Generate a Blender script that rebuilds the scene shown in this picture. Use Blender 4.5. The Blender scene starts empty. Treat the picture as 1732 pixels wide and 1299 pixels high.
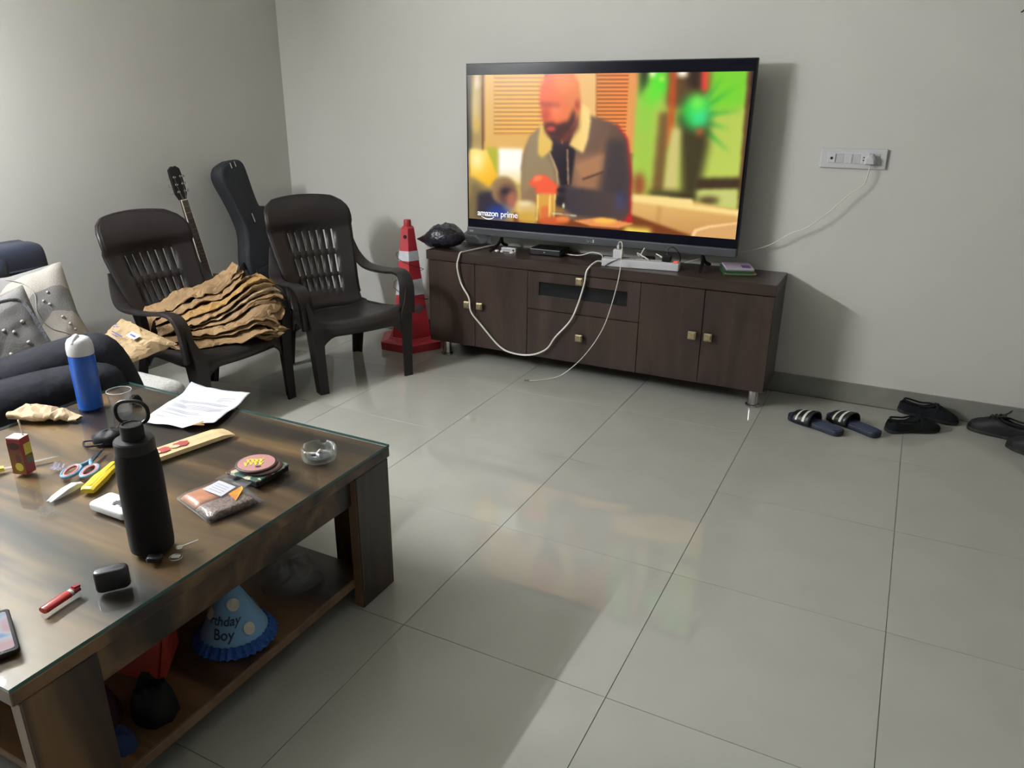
import bpy, bmesh, math, random
import numpy as np
from mathutils import Matrix, Vector, noise

# ---------------------------------------------------------------- camera, light, exposure
scene = bpy.context.scene
COL = scene.collection
PI = math.pi
cam_data = bpy.data.cameras.new('camera')
cam = bpy.data.objects.new('camera', cam_data)
COL.objects.link(cam)
FPX = 1310.293
cam_data.sensor_fit = 'HORIZONTAL'
cam_data.sensor_width = 36.0
cam_data.lens = FPX / 1732 * 36.0
cam_data.shift_x = (866 - 829.774) / 1732
cam_data.shift_y = (652.055 - 649.5) / 1732
cam_data.clip_start = 0.02
yaw, pitch, roll = 0.4902, 0.3599, -0.0015
_r = Vector((math.cos(yaw), math.sin(yaw), 0)); _f = Vector((-math.sin(yaw), math.cos(yaw), 0)); _u = Vector((0, 0, 1))
_f2 = _f * math.cos(pitch) - _u * math.sin(pitch); _u2 = _u * math.cos(pitch) + _f * math.sin(pitch)
_r3 = _r * math.cos(roll) + _u2 * math.sin(roll); _u3 = _u2 * math.cos(roll) - _r * math.sin(roll)
cam.matrix_world = Matrix(((_r3.x, _u3.x, -_f2.x, 1.0666), (_r3.y, _u3.y, -_f2.y, -2.6769), (_r3.z, _u3.z, -_f2.z, 1.3983), (0, 0, 0, 1)))
scene.camera = cam

world = bpy.data.worlds.new('world'); scene.world = world
world.use_nodes = True
world.node_tree.nodes['Background'].inputs[0].default_value = (0, 0, 0, 1)
world.node_tree.nodes['Background'].inputs[1].default_value = 0.0
TUBE_MAIN = 820.0      # radiance of the tube on the left wall
scene.view_settings.view_transform = 'Standard'
scene.view_settings.look = 'None'
scene.view_settings.gamma = 1.0
scene.view_settings.use_curve_mapping = False
scene.view_settings.exposure = 0.33

# ---------------------------------------------------------------- helpers: materials
def lin(c):
    return tuple(((v / 255) / 12.92 if v / 255 <= 0.04045 else ((v / 255 + 0.055) / 1.055) ** 2.4) for v in c)

MATS = {}
def new_mat(name):
    m = bpy.data.materials.new(name); m.use_nodes = True
    nt = m.node_tree; nt.nodes.clear()
    out = nt.nodes.new('ShaderNodeOutputMaterial')
    return m, nt, out

def N(nt, kind, **kw):
    n = nt.nodes.new(kind)
    for k, v in kw.items():
        if k in n.inputs: n.inputs[k].default_value = v
        else: setattr(n, k, v)
    return n

def mat(name, col, rough=0.5, metal=0.0, var=0.0, vscale=8.0, bump=0.0, bscale=60.0, spec=0.5, coat=0.0, stretch=None, sheen=0.0, rvar=0.0):
    """principled material with procedural colour variation and fine relief"""
    if name in MATS: return MATS[name]
    m, nt, out = new_mat(name)
    b = N(nt, 'ShaderNodeBsdfPrincipled')
    b.inputs['Roughness'].default_value = rough; b.inputs['Metallic'].default_value = metal
    b.inputs['Specular IOR Level'].default_value = spec
    b.inputs['Coat Weight'].default_value = coat; b.inputs['Coat Roughness'].default_value = 0.08
    b.inputs['Sheen Weight'].default_value = sheen
    tc = N(nt, 'ShaderNodeTexCoord'); vec = tc.outputs['Object']
    if stretch:
        mp = N(nt, 'ShaderNodeMapping'); mp.inputs['Scale'].default_value = stretch
        nt.links.new(vec, mp.inputs['Vector']); vec = mp.outputs['Vector']
    if var > 0:
        nz = N(nt, 'ShaderNodeTexNoise', Scale=vscale, Detail=5.0); nt.links.new(vec, nz.inputs['Vector'])
        mr = N(nt, 'ShaderNodeMapRange'); mr.inputs['From Min'].default_value = 0.3; mr.inputs['From Max'].default_value = 0.7
        mr.inputs['To Min'].default_value = 1 - var; mr.inputs['To Max'].default_value = 1 + var
        nt.links.new(nz.outputs['Fac'], mr.inputs['Value'])
        mx = N(nt, 'ShaderNodeVectorMath', operation='SCALE'); mx.inputs[0].default_value = col
        nt.links.new(mr.outputs['Result'], mx.inputs['Scale']); nt.links.new(mx.outputs['Vector'], b.inputs['Base Color'])
        if rvar > 0:
            m2 = N(nt, 'ShaderNodeMapRange'); m2.inputs['To Min'].default_value = max(0.02, rough - rvar); m2.inputs['To Max'].default_value = rough + rvar
            nt.links.new(nz.outputs['Fac'], m2.inputs['Value']); nt.links.new(m2.outputs['Result'], b.inputs['Roughness'])
    else:
        b.inputs['Base Color'].default_value = (*col, 1)
    if bump > 0:
        nb = N(nt, 'ShaderNodeTexNoise', Scale=bscale, Detail=4.0); nt.links.new(vec, nb.inputs['Vector'])
        bp = N(nt, 'ShaderNodeBump', Strength=bump, Distance=0.01); nt.links.new(nb.outputs['Fac'], bp.inputs['Height'])
        nt.links.new(bp.outputs['Normal'], b.inputs['Normal'])
    nt.links.new(b.outputs['BSDF'], out.inputs['Surface'])
    MATS[name] = m
    return m

def wood(name, c1, c2, c3, scale=(1.2, 9, 9), rough=0.3, coat=0.0, spec=0.5, dist=1.5, lo=0.3, hi=0.7):
    """streaked wood: stretched noise through a three-colour ramp, plus fine pores"""
    m, nt, out = new_mat(name)
    b = N(nt, 'ShaderNodeBsdfPrincipled'); b.inputs['Roughness'].default_value = rough; b.inputs['Coat Weight'].default_value = coat
    b.inputs['Specular IOR Level'].default_value = spec; b.inputs['Coat Roughness'].default_value = 0.05
    tc = N(nt, 'ShaderNodeTexCoord'); mp = N(nt, 'ShaderNodeMapping'); mp.inputs['Scale'].default_value = scale
    nt.links.new(tc.outputs['Object'], mp.inputs['Vector'])
    nz = N(nt, 'ShaderNodeTexNoise', Scale=1.0, Detail=3.0, Distortion=dist); nt.links.new(mp.outputs['Vector'], nz.inputs['Vector'])
    rp = N(nt, 'ShaderNodeValToRGB'); e = rp.color_ramp.elements
    e[0].position = lo; e[0].color = (*c1, 1); e[1].position = hi; e[1].color = (*c3, 1)
    k = rp.color_ramp.elements.new((lo + hi) / 2); k.color = (*c2, 1)
    nt.links.new(nz.outputs['Fac'], rp.inputs['Fac'])
    mp2 = N(nt, 'ShaderNodeMapping'); mp2.inputs['Scale'].default_value = tuple(s * 9 for s in scale)
    nt.links.new(tc.outputs['Object'], mp2.inputs['Vector'])
    n2 = N(nt, 'ShaderNodeTexNoise', Scale=1.0, Detail=4.0); nt.links.new(mp2.outputs['Vector'], n2.inputs['Vector'])
    mr = N(nt, 'ShaderNodeMapRange'); mr.inputs['To Min'].default_value = 0.8; mr.inputs['To Max'].default_value = 1.2
    nt.links.new(n2.outputs['Fac'], mr.inputs['Value'])
    mx = N(nt, 'ShaderNodeVectorMath', operation='SCALE'); nt.links.new(rp.outputs['Color'], mx.inputs[0]); nt.links.new(mr.outputs['Result'], mx.inputs['Scale'])
    nt.links.new(mx.outputs['Vector'], b.inputs['Base Color'])
    nt.links.new(b.outputs['BSDF'], out.inputs['Surface'])
    MATS[name] = m
    return m

def clear(name, tint=(0.95, 0.97, 0.96), rough=0.03, fac=1.5, haze=0.0, hazecol=(0.8, 0.8, 0.8)):
    """thin clear sheet: see-through with a fresnel reflection and an optional milky part"""
    m, nt, out = new_mat(name)
    t = N(nt, 'ShaderNodeBsdfTransparent'); t.inputs['Color'].default_value = (*tint, 1)
    g = N(nt, 'ShaderNodeBsdfGlossy'); g.inputs['Roughness'].default_value = rough
    lw = N(nt, 'ShaderNodeLayerWeight'); lw.inputs['Blend'].default_value = 0.5
    pw = N(nt, 'ShaderNodeMath', operation='POWER'); pw.inputs[1].default_value = 5.0; nt.links.new(lw.outputs['Facing'], pw.inputs[0])
    f0 = ((fac - 1) / (fac + 1)) ** 2
    ml = N(nt, 'ShaderNodeMath', operation='MULTIPLY_ADD'); ml.inputs[1].default_value = 1 - f0; ml.inputs[2].default_value = f0
    nt.links.new(pw.outputs['Value'], ml.inputs[0])
    mx = N(nt, 'ShaderNodeMixShader'); nt.links.new(ml.outputs['Value'], mx.inputs['Fac'])
    nt.links.new(t.outputs['BSDF'], mx.inputs[1]); nt.links.new(g.outputs['BSDF'], mx.inputs[2])
    last = mx
    if haze > 0:
        d = N(nt, 'ShaderNodeBsdfDiffuse'); d.inputs['Color'].default_value = (*hazecol, 1)
        m2 = N(nt, 'ShaderNodeMixShader'); m2.inputs['Fac'].default_value = haze
        nt.links.new(mx.outputs['Shader'], m2.inputs[1]); nt.links.new(d.outputs['BSDF'], m2.inputs[2]); last = m2
    nt.links.new(last.outputs['Shader'], out.inputs['Surface'])
    MATS[name] = m
    return m

def emit(name, col, strength):
    m, nt, out = new_mat(name)
    e = N(nt, 'ShaderNodeEmission'); e.inputs['Color'].default_value = (*col, 1); e.inputs['Strength'].default_value = strength
    nt.links.new(e.outputs['Emission'], out.inputs['Surface']); MATS[name] = m
    return m

def attr_mat(name, attr, strength=None, rough=0.4, coat=0.0):
    """colour comes from a mesh colour attribute (flat print or a lit screen)"""
    m, nt, out = new_mat(name)
    a = N(nt, 'ShaderNodeVertexColor'); a.layer_name = attr
    if strength is not None:
        e = N(nt, 'ShaderNodeEmission'); e.inputs['Strength'].default_value = strength
        nt.links.new(a.outputs['Color'], e.inputs['Color'])
        g = N(nt, 'ShaderNodeBsdfGlossy'); g.inputs['Roughness'].default_value = 0.25; g.inputs['Color'].default_value = (0.03, 0.03, 0.03, 1)
        ad = N(nt, 'ShaderNodeAddShader'); nt.links.new(e.outputs['Emission'], ad.inputs[0]); nt.links.new(g.outputs['BSDF'], ad.inputs[1])
        nt.links.new(ad.outputs['Shader'], out.inputs['Surface'])
    else:
        b = N(nt, 'ShaderNodeBsdfPrincipled'); b.inputs['Roughness'].default_value = rough; b.inputs['Coat Weight'].default_value = coat
        nt.links.new(a.outputs['Color'], b.inputs['Base Color']); nt.links.new(b.outputs['BSDF'], out.inputs['Surface'])
    MATS[name] = m
    return m

# ---------------------------------------------------------------- helpers: shapes -> (verts, faces)
def join(*vfs):
    V, F = [], []
    for v, f in vfs:
        o = len(V); V += [tuple(p) for p in v]; F += [tuple(i + o for i in q) for q in f]
    return V, F

def xf(vf, M):
    return [tuple(M @ Vector(p)) for p in vf[0]], vf[1]

def mv(vf, x=0, y=0, z=0, rz=0.0, rx=0.0, ry=0.0, s=1.0):
    return xf(vf, Matrix.Translation((x, y, z)) @ Matrix.Rotation(rz, 4, 'Z') @ Matrix.Rotation(ry, 4, 'Y') @ Matrix.Rotation(rx, 4, 'X') @ Matrix.Scale(s, 4))

def from_bm(bm):
    bm.verts.index_update()
    vf = ([tuple(v.co) for v in bm.verts], [tuple(v.index for v in f.verts) for f in bm.faces])
    bm.free(); return vf

def box(x0, x1, y0, y1, z0, z1, bev=0.0, seg=2):
    bm = bmesh.new(); bmesh.ops.create_cube(bm, size=1)
    for v in bm.verts:
        v.co = ((x0 + x1) / 2 + v.co.x * (x1 - x0), (y0 + y1) / 2 + v.co.y * (y1 - y0), (z0 + z1) / 2 + v.co.z * (z1 - z0))
    if bev > 0: bmesh.ops.bevel(bm, geom=bm.edges[:], offset=bev, segments=seg, profile=0.5, affect='EDGES')
    return from_bm(bm)

def prism(poly, z0, z1, bev=0.0, seg=2):
    bm = bmesh.new()
    vs = [bm.verts.new((x, y, z0)) for x, y in poly]; f = bm.faces.new(vs)
    r = bmesh.ops.extrude_face_region(bm, geom=[f])
    for v in [g for g in r['geom'] if isinstance(g, bmesh.types.BMVert)]: v.co.z = z1
    bmesh.ops.recalc_face_normals(bm, faces=bm.faces[:])
    if bev > 0:
        es = [e for e in bm.edges if abs(e.verts[0].co.z - e.verts[1].co.z) < 1e-6]
        bmesh.ops.bevel(bm, geom=es, offset=bev, segments=seg, profile=0.5, affect='EDGES')
    return from_bm(bm)

def rrect(w, h, r, n=5, cx=0, cy=0):
    out = []
    for sx, sy, a0 in ((1, 1, 0), (-1, 1, 90), (-1, -1, 180), (1, -1, 270)):
        for k in range(n + 1):
            a = math.radians(a0 + 90 * k / n)
            out.append((cx + sx * (w / 2 - r) + r * math.cos(a), cy + sy * (h / 2 - r) + r * math.sin(a)))
    return out

def ellipse(a, b, n=32, cx=0, cy=0):
    return [(cx + a * math.cos(2 * PI * k / n), cy + b * math.sin(2 * PI * k / n)) for k in range(n)]

def lathe(prof, n=32, cx=0, cy=0, z=0, rot0=0.0):
    V, F = [], []
    for r, h in prof:
        for k in range(n):
            a = 2 * PI * k / n + rot0
            V.append((cx + r * math.cos(a), cy + r * math.sin(a), z + h))
    for i in range(len(prof) - 1):
        for k in range(n):
            k2 = (k + 1) % n
            F.append((i * n + k, i * n + k2, (i + 1) * n + k2, (i + 1) * n + k))
    if prof[0][0] > 1e-5: F.append(tuple(reversed(range(n))))
    if prof[-1][0] > 1e-5: F.append(tuple(range((len(prof) - 1) * n, len(prof) * n)))
    return V, F

def catmull(pts, sub=6, closed=False):
    P = [Vector(p) for p in pts]; n = len(P); out = []
    for i in range(n if closed else n - 1):
        g = lambda k: P[k % n] if closed else P[max(0, min(n - 1, k))]
        p0, p1, p2, p3 = g(i - 1), g(i), g(i + 1), g(i + 2)
        for s in range(sub):
            t = s / sub
            out.append(0.5 * ((2 * p1) + (p2 - p0) * t + (2 * p0 - 5 * p1 + 4 * p2 - p3) * t * t + (3 * p1 - p0 - 3 * p2 + p3) * t ** 3))
    if not closed: out.append(P[-1])
    return out

def tube(pts, r, n=8, sub=6, closed=False, flat=None, up=None, caps=True):
    """round (or flat=(a,b) oval/rectangular) tube along a smooth path; r may be a list per control point"""
    C = catmull(pts, sub, closed) if sub > 1 else [Vector(p) for p in pts]
    m = len(C)
    if isinstance(r, (list, tuple)):
        R = [v.x for v in catmull([(q, 0, 0) for q in r], sub, closed)] if sub > 1 else list(r)
    else: R = [r] * m
    V, F = [], []; u = Vector(up) if up else None
    for i in range(m):
        a = C[i - 1] if (closed or i > 0) else C[i]; b = C[(i + 1) % m] if (closed or i < m - 1) else C[i]
        t = (b - a).normalized()
        if u is None: u = t.orthogonal().normalized()
        u = (u - t * u.dot(t))
        u = u.normalized() if u.length > 1e-6 else t.orthogonal().normalized()
        w = t.cross(u)
        for k in range(n):
            an = 2 * PI * k / n
            if flat:
                cu, sw = math.cos(an), math.sin(an)
                e = 0.5
                cu = math.copysign(abs(cu) ** e, cu); sw = math.copysign(abs(sw) ** e, sw)
                V.append(tuple(C[i] + (u * cu * flat[0] + w * sw * flat[1]) * R[i]))
            else: V.append(tuple(C[i] + (u * math.cos(an) + w * math.sin(an)) * R[i]))
    for i in range(m if closed else m - 1):
        j = (i + 1) % m
        for k in range(n):
            k2 = (k + 1) % n
            F.append((i * n + k, i * n + k2, j * n + k2, j * n + k))
    if caps and not closed:
        F.append(tuple(reversed(range(n)))); F.append(tuple(range((m - 1) * n, m * n)))
    return V, F

def grid(fn, nu, nv, closed_u=False):
    V = [tuple(fn(i / (nu if closed_u else nu - 1), j / (nv - 1))) for j in range(nv) for i in range(nu)]
    F = []
    for j in range(nv - 1):
        for i in range(nu if closed_u else nu - 1):
            i2 = (i + 1) % nu
            F.append((j * nu + i, j * nu + i2, (j + 1) * nu + i2, (j + 1) * nu + i))
    return V, F

def loft(sections):
    n = len(sections[0]); V = [tuple(p) for s in sections for p in s]; F = []
    for i in range(len(sections) - 1):
        for k in range(n):
            k2 = (k + 1) % n
            F.append((i * n + k, i * n + k2, (i + 1) * n + k2, (i + 1) * n + k))
    F.append(tuple(reversed(range(n)))); F.append(tuple(range((len(sections) - 1) * n, len(sections) * n)))
    return V, F

def text_vf(s, size, depth=0.0005, spacing=1.0, bold=0.0):
    cu = bpy.data.curves.new('lettering', 'FONT'); cu.body = s; cu.size = size; cu.extrude = depth
    cu.align_x = 'CENTER'; cu.align_y = 'CENTER'; cu.space_character = spacing; cu.offset = bold; cu.resolution_u = 3
    o = bpy.data.objects.new('lettering', cu); COL.objects.link(o)
    dg = bpy.context.evaluated_depsgraph_get()
    me = bpy.data.meshes.new_from_object(o.evaluated_get(dg))
    vf = ([tuple(v.co) for v in me.vertices], [tuple(p.vertices) for p in me.polygons])
    bpy.data.objects.remove(o); bpy.data.curves.remove(cu); bpy.data.meshes.remove(me)
    return vf

# ---------------------------------------------------------------- helpers: objects
def world_of(o):
    M = o.matrix_basis.copy(); p = o.parent
    while p: M = p.matrix_basis @ M; p = p.parent
    return M

def tag(o, label=None, cat=None, group=None, kind=None):
    if label: o['label'] = label
    if cat: o['category'] = cat
    if group: o['group'] = group
    if kind: o['kind'] = kind
    return o

def thing(name, label, cat, loc=(0, 0, 0), rz=0.0, group=None, rot=None):
    o = bpy.data.objects.new(name, None); COL.objects.link(o); o.empty_display_size = 0.05
    o.location = loc; o.rotation_euler = rot if rot else (0, 0, rz)
    return tag(o, label, cat, group)

def mk(name, vf, m, parent=None, at=None, smooth=False, local=False, label=None, cat=None, group=None, kind=None, auto=None):
    """one mesh object. verts are in world space unless local=True; a top-level mesh gets its origin at its base"""
    V, F = vf
    if parent is not None:
        if not local:
            I = world_of(parent).inverted(); V = [tuple(I @ Vector(p)) for p in V]
        loc = (0, 0, 0)
    else:
        if at is None:
            A = np.array(V); lo, hi = A.min(0), A.max(0); at = ((lo[0] + hi[0]) / 2, (lo[1] + hi[1]) / 2, lo[2])
        V = [(p[0] - at[0], p[1] - at[1], p[2] - at[2]) for p in V]; loc = at
    me = bpy.data.meshes.new(name); me.from_pydata(V, [], F); me.validate(); me.update()
    bm = bmesh.new(); bm.from_mesh(me); bmesh.ops.recalc_face_normals(bm, faces=bm.faces[:]); bm.to_mesh(me); bm.free()
    me.materials.append(m)
    o = bpy.data.objects.new(name, me); COL.objects.link(o); o.location = loc
    if parent is not None: o.parent = parent
    if smooth or auto:
        me.polygons.foreach_set('use_smooth', [True] * len(me.polygons))
        if auto: 
            try: me.set_sharp_from_angle(angle=math.radians(auto))
            except Exception: pass
    tag(o, label, cat, group, kind)
    return o

def solidify(o, t, offset=0.0):
    md = o.modifiers.new('thickness', 'SOLIDIFY'); md.thickness = t; md.offset = offset; return o

def subsurf(o, lv=1):
    md = o.modifiers.new('smooth', 'SUBSURF'); md.levels = lv; md.render_levels = lv; return o

def copy_tree(o, parent=None):
    c = o.copy(); COL.objects.link(c); c.parent = parent
    for ch in [q for q in bpy.data.objects if q.parent == o]: copy_tree(ch, c)
    return c

# ---------------------------------------------------------------- materials
M_wall = mat('wall_paint', (0.60, 0.592, 0.548), rough=0.55, var=0.025, vscale=2.0, bump=0.05, bscale=90, spec=0.3)
M_ceil = mat('ceiling_paint', (0.62, 0.61, 0.57), rough=0.8, var=0.02, bump=0.03)
M_skirt = mat('skirting_tile', (0.22, 0.215, 0.19), rough=0.25, var=0.08, vscale=14)
M_tile = mat('vitrified_tile', (0.36, 0.356, 0.319), rough=0.018, var=0.035, vscale=5, spec=0.5, rvar=0.006)
M_grout = mat('grout', (0.17, 0.16, 0.14), rough=0.9, var=0.2, vscale=30)
M_tabletop = wood('sheesham_top', (0.018, 0.0105, 0.0075), (0.070, 0.038, 0.018), (0.175, 0.098, 0.042), scale=(0.9, 7.5, 7.5), rough=0.4, dist=0.6, lo=0.40, hi=0.62)
M_table = wood('sheesham_dark', (0.018, 0.0105, 0.0075), (0.070, 0.038, 0.018), (0.175, 0.098, 0.042), scale=(0.9, 7.5, 7.5), rough=0.4, dist=0.6, lo=0.40, hi=0.62)
M_tablev = wood('sheesham_upright', (0.018, 0.0105, 0.0075), (0.070, 0.038, 0.018), (0.175, 0.098, 0.042), scale=(7.5, 7.5, 0.9), rough=0.4, dist=0.6, lo=0.40, hi=0.62)
M_edge = wood('sheesham_edge', (0.13, 0.075, 0.04), (0.18, 0.105, 0.06), (0.23, 0.14, 0.08), scale=(6, 6, 2), rough=0.4)
M_cab = wood('walnut_laminate', (0.027, 0.017, 0.0135), (0.038, 0.024, 0.019), (0.052, 0.033, 0.025), scale=(9, 9, 1.1), rough=0.33)
M_cabtop = wood('walnut_laminate_top', (0.027, 0.017, 0.0135), (0.038, 0.024, 0.019), (0.052, 0.033, 0.025), scale=(1.1, 9, 9), rough=0.33)
M_black = mat('black_plastic', (0.007, 0.007, 0.008), spec=0.35, rough=0.4, bump=0.02, bscale=200)
M_blackm = mat('black_matte', (0.004, 0.004, 0.005), spec=0.25, rough=0.6, bump=0.05, bscale=300)
M_white = mat('white_plastic', (0.58, 0.58, 0.59), rough=0.35, bump=0.01)
M_cord = mat('white_cord', (0.72, 0.70, 0.62), rough=0.5, bump=0.02)
M_grey = mat('grey_plastic', (0.060, 0.062, 0.068), spec=0.35, rough=0.45, bump=0.03, bscale=250)
M_brass = mat('aged_brass', (0.36, 0.30, 0.17), rough=0.4, metal=0.7, var=0.3, vscale=90)
M_steel = mat('brushed_steel', (0.62, 0.61, 0.58), rough=0.22, metal=1.0, bump=0.02)
M_chair = mat('brown_moulded_plastic', (0.017, 0.0135, 0.0135), rough=0.40, spec=0.4, var=0.12, vscale=12, bump=0.06, bscale=220)
M_kraft = mat('kraft_paper', (0.225, 0.135, 0.058), rough=0.75, var=0.12, vscale=7, bump=0.25, bscale=25)
M_kraft2 = mat('kraft_paper_ochre', (0.27, 0.15, 0.040), rough=0.72, var=0.12, vscale=7, bump=0.25, bscale=25)
M_kraftl = mat('kraft_paper_pale', (0.36, 0.26, 0.15), rough=0.7, var=0.08, vscale=9, bump=0.2, bscale=25)
M_red = mat('cone_red', (0.42, 0.030, 0.038), rough=0.42, var=0.12, vscale=9, bump=0.04)
M_reflect = mat('reflective_band', (0.62, 0.63, 0.66), rough=0.35, var=0.08, vscale=30)
M_navy = mat('navy_leather', (0.022, 0.027, 0.044), rough=0.36, var=0.12, bump=0.12, bscale=160)
M_denim = mat('dark_denim', (0.012, 0.0125, 0.017), rough=0.85, var=0.25, vscale=14, bump=0.45, bscale=30, spec=0.2)
M_fabric = mat('grey_woven_fabric', (0.40, 0.395, 0.37), rough=0.9, var=0.22, vscale=120, bump=0.4, bscale=350)
M_paper = mat('white_paper', (0.50, 0.50, 0.55), rough=0.6, var=0.02, vscale=10)
M_glass = clear('glass_sheet', (0.93, 0.965, 0.95), rough=0.015, fac=1.5)
M_gedge = mat('glass_green_edge', (0.030, 0.105, 0.095), rough=0.1, var=0.1, vscale=6)
M_clear = clear('clear_plastic', (0.95, 0.96, 0.97), rough=0.08, fac=1.45, haze=0.05)
M_cello = clear('cellophane', (0.93, 0.93, 0.94), rough=0.12, fac=1.5, haze=0.06)
M_ash = clear('thick_glass', (0.86, 0.90, 0.89), rough=0.06, fac=2.2, haze=0.05)
M_ink = mat('grey_ink', (0.33, 0.33, 0.37), rough=0.8, bump=0.01)
M_blueink = mat('blue_ink', (0.03, 0.05, 0.25), rough=0.7, bump=0.01)
M_yellow = mat('yellow_plastic', (0.62, 0.47, 0.025), rough=0.35, bump=0.02)
M_skin = mat('skin', (0.36, 0.20, 0.13), rough=0.5, var=0.05, bump=0.05)
M_tube = emit('tube_glow', (0.93, 0.955, 0.985), TUBE_MAIN)

# ---------------------------------------------------------------- the room
XL, XR, YB, YF, ZC = -2.448, 5.4, 1.211, -7.6, 2.9
T = 0.12
floor = mk('floor', box(XL - T, XR + T, YF - T, YB + T, -0.12, -0.0025), M_grout, at=(0, 0, 0), label='grey grout bed under the large polished beige floor tiles', cat='floor', kind='structure')
tile_cache = {}
def tile_mesh(w, d):
    key = (round(w, 3), round(d, 3))
    if key not in tile_cache:
        vf = box(-w / 2, w / 2, -d / 2, d / 2, -0.01, 0.0, 0.0004, 1)
        me = bpy.data.meshes.new('tile'); me.from_pydata(vf[0], [], vf[1]); me.update(); me.materials.append(M_tile); tile_cache[key] = me
    return tile_cache[key]
G = 0.0009
xs = sorted([XL] + [i * 0.6 for i in range(-4, 9)] + [XR]); ys = sorted([YF] + [j * 0.6 for j in range(-12, 3)] + [YB])
for a, b in zip(xs[:-1], xs[1:]):
    for c, d in zip(ys[:-1], ys[1:]):
        if b - a < 0.02 or d - c < 0.02: continue
        o = bpy.data.objects.new('tile', tile_mesh(b - a - 2 * G, d - c - 2 * G)); COL.objects.link(o)
        o.parent = floor; o.location = ((a + b) / 2, (c + d) / 2, 0)
mk('wall_back', box(XL - T, XR + T, YB, YB + T, 0, ZC), M_wall, label='plain off-white wall behind the television', cat='wall', kind='structure')
mk('wall_left', box(XL - T, XL, YF, YB, 0, ZC), M_wall, label='off-white wall behind the sofa and guitar', cat='wall', kind='structure')
mk('wall_right', box(XR, XR + T, YF, YB, 0, ZC), M_wall, label='off-white side wall opposite the sofa', cat='wall', kind='structure')
mk('wall_front', box(XL - T, XR + T, YF - T, YF, 0, ZC), M_wall, label='off-white wall facing the television', cat='wall', kind='structure')
mk('ceiling', box(XL - T, XR + T, YF - T, YB + T, ZC, ZC + T), M_ceil, label='plain white ceiling', cat='ceiling', kind='structure')
mk('baseboard_back', box(XL, XR, YB - 0.009, YB, 0, 0.10, 0.002, 1), M_skirt, label='grey tile skirting along the wall behind the television', cat='skirting', kind='structure')
mk('baseboard_left', box(XL, XL + 0.009, YF, YB - 0.0095, 0, 0.10, 0.002, 1), M_skirt, label='grey tile skirting along the sofa wall', cat='skirting', kind='structure')

def tube_light(name, label, x, y, z, L, face, off, m):
    """bare tube on two bracket arms from a side wall, running along y; face = +1 when it looks towards +x"""
    t = thing(name, label, 'lamp', (x, y, z))
    mk('batten', box(min(x, x + face * 0.025), max(x, x + face * 0.025), y - L / 2 - 0.03, y + L / 2 + 0.03, z - 0.02, z + 0.02, 0.004), M_white, t)
    for s in (-1, 1):
        ye = y + s * (L / 2 + 0.008)
        mk('tube_holder', join(box(min(x, x + face * off), max(x, x + face * off), ye - 0.005, ye + 0.005, z - 0.008, z + 0.008, 0.002),
                               box(x + face * off - 0.016, x + face * off + 0.016, ye - 0.007, ye + 0.007, z - 0.02, z + 0.02, 0.003)), M_white, t)
    mk('tube', mv(lathe([(0.013, -L / 2), (0.013, L / 2)], 12), x + face * off, y, z, rx=PI / 2), m, t, smooth=True)
tube_light('tube_light_offscreen', 'white tube light on the wall above the sofa', XL + 0.002, -1.86, 1.955, 1.2, 1, 0.30, M_tube)

# ---------------------------------------------------------------- coffee table
TX0, TX1, TY0, TY1, TZ = -1.248, -0.142, -2.141, -1.031, 0.458
t = thing('coffee_table', 'dark wooden coffee table with a glass sheet on top and an open shelf', 'table', ((TX0 + TX1) / 2, (TY0 + TY1) / 2, 0))
mk('table_top', box(TX0, TX1, TY0, TY1, TZ - 0.038, TZ - 0.0085, 0.002, 1), M_tabletop, t)
gl = mk('glass_sheet', ([(TX0, TY0, TZ), (TX1, TY0, TZ), (TX1, TY1, TZ), (TX0, TY1, TZ)], [(0, 1, 2, 3)]), M_glass, t, label='clear glass sheet with a green edge')
def rim(x0, x1, y0, y1, z0, z1):
    V = [(x, y, z) for z in (z0, z1) for x, y in ((x0, y0), (x1, y0), (x1, y1), (x0, y1))]
    return V, [(k, (k + 1) % 4, 4 + (k + 1) % 4, 4 + k) for k in range(4)]
mk('glass_edge', rim(TX0, TX1, TY0, TY1, TZ - 0.008, TZ), M_gedge, gl)
for sx in (0, 1):
    x0 = TX0 + 0.006 if sx == 0 else TX1 - 0.034
    for sy in (0, 1):
        y0 = TY0 + 0.012 if sy == 0 else TY1 - 0.160
        lg = mk('leg', box(x0, x0 + 0.034, y0, y0 + 0.150, 0, TZ - 0.039, 0.002, 1), M_tablev, t)
        ye = y0 - 0.0006 if sy else y0 + 0.1506
        ys_ = y0 - 0.0012 if sy else y0 - 0.0012
        mk('edge_strip', box(x0 + 0.003, x0 + 0.031, ys_, ys_ + 0.001, 0.004, TZ - 0.044), M_edge, lg)
        if not sy: continue
        xr = x0 - 0.125 if sx else x0 + 0.034
        yr = TY1 - 0.050 if sy else TY0 + 0.060
        rt = mk('leg_return', box(xr, xr + 0.125, yr - 0.03, yr, 0, TZ - 0.039, 0.002, 1), M_tablev, t)
mk('apron', box(TX1 - 0.045, TX1 - 0.02, TY0 + 0.163, TY1 - 0.161, TZ - 0.125, TZ - 0.039, 0.0015, 1), M_table, t)
mk('apron', box(TX0 + 0.02, TX0 + 0.045, TY0 + 0.163, TY1 - 0.161, TZ - 0.125, TZ - 0.039, 0.0015, 1), M_table, t)
mk('apron', box(TX0 + 0.166, TX1 - 0.16, TY1 - 0.05, TY1 - 0.025, TZ - 0.125, TZ - 0.039, 0.0015, 1), M_table, t)
mk('apron', box(TX0 + 0.166, TX1 - 0.16, TY0 + 0.03, TY0 + 0.055, TZ - 0.125, TZ - 0.039, 0.0015, 1), M_table, t)
SZ = 0.085
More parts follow.
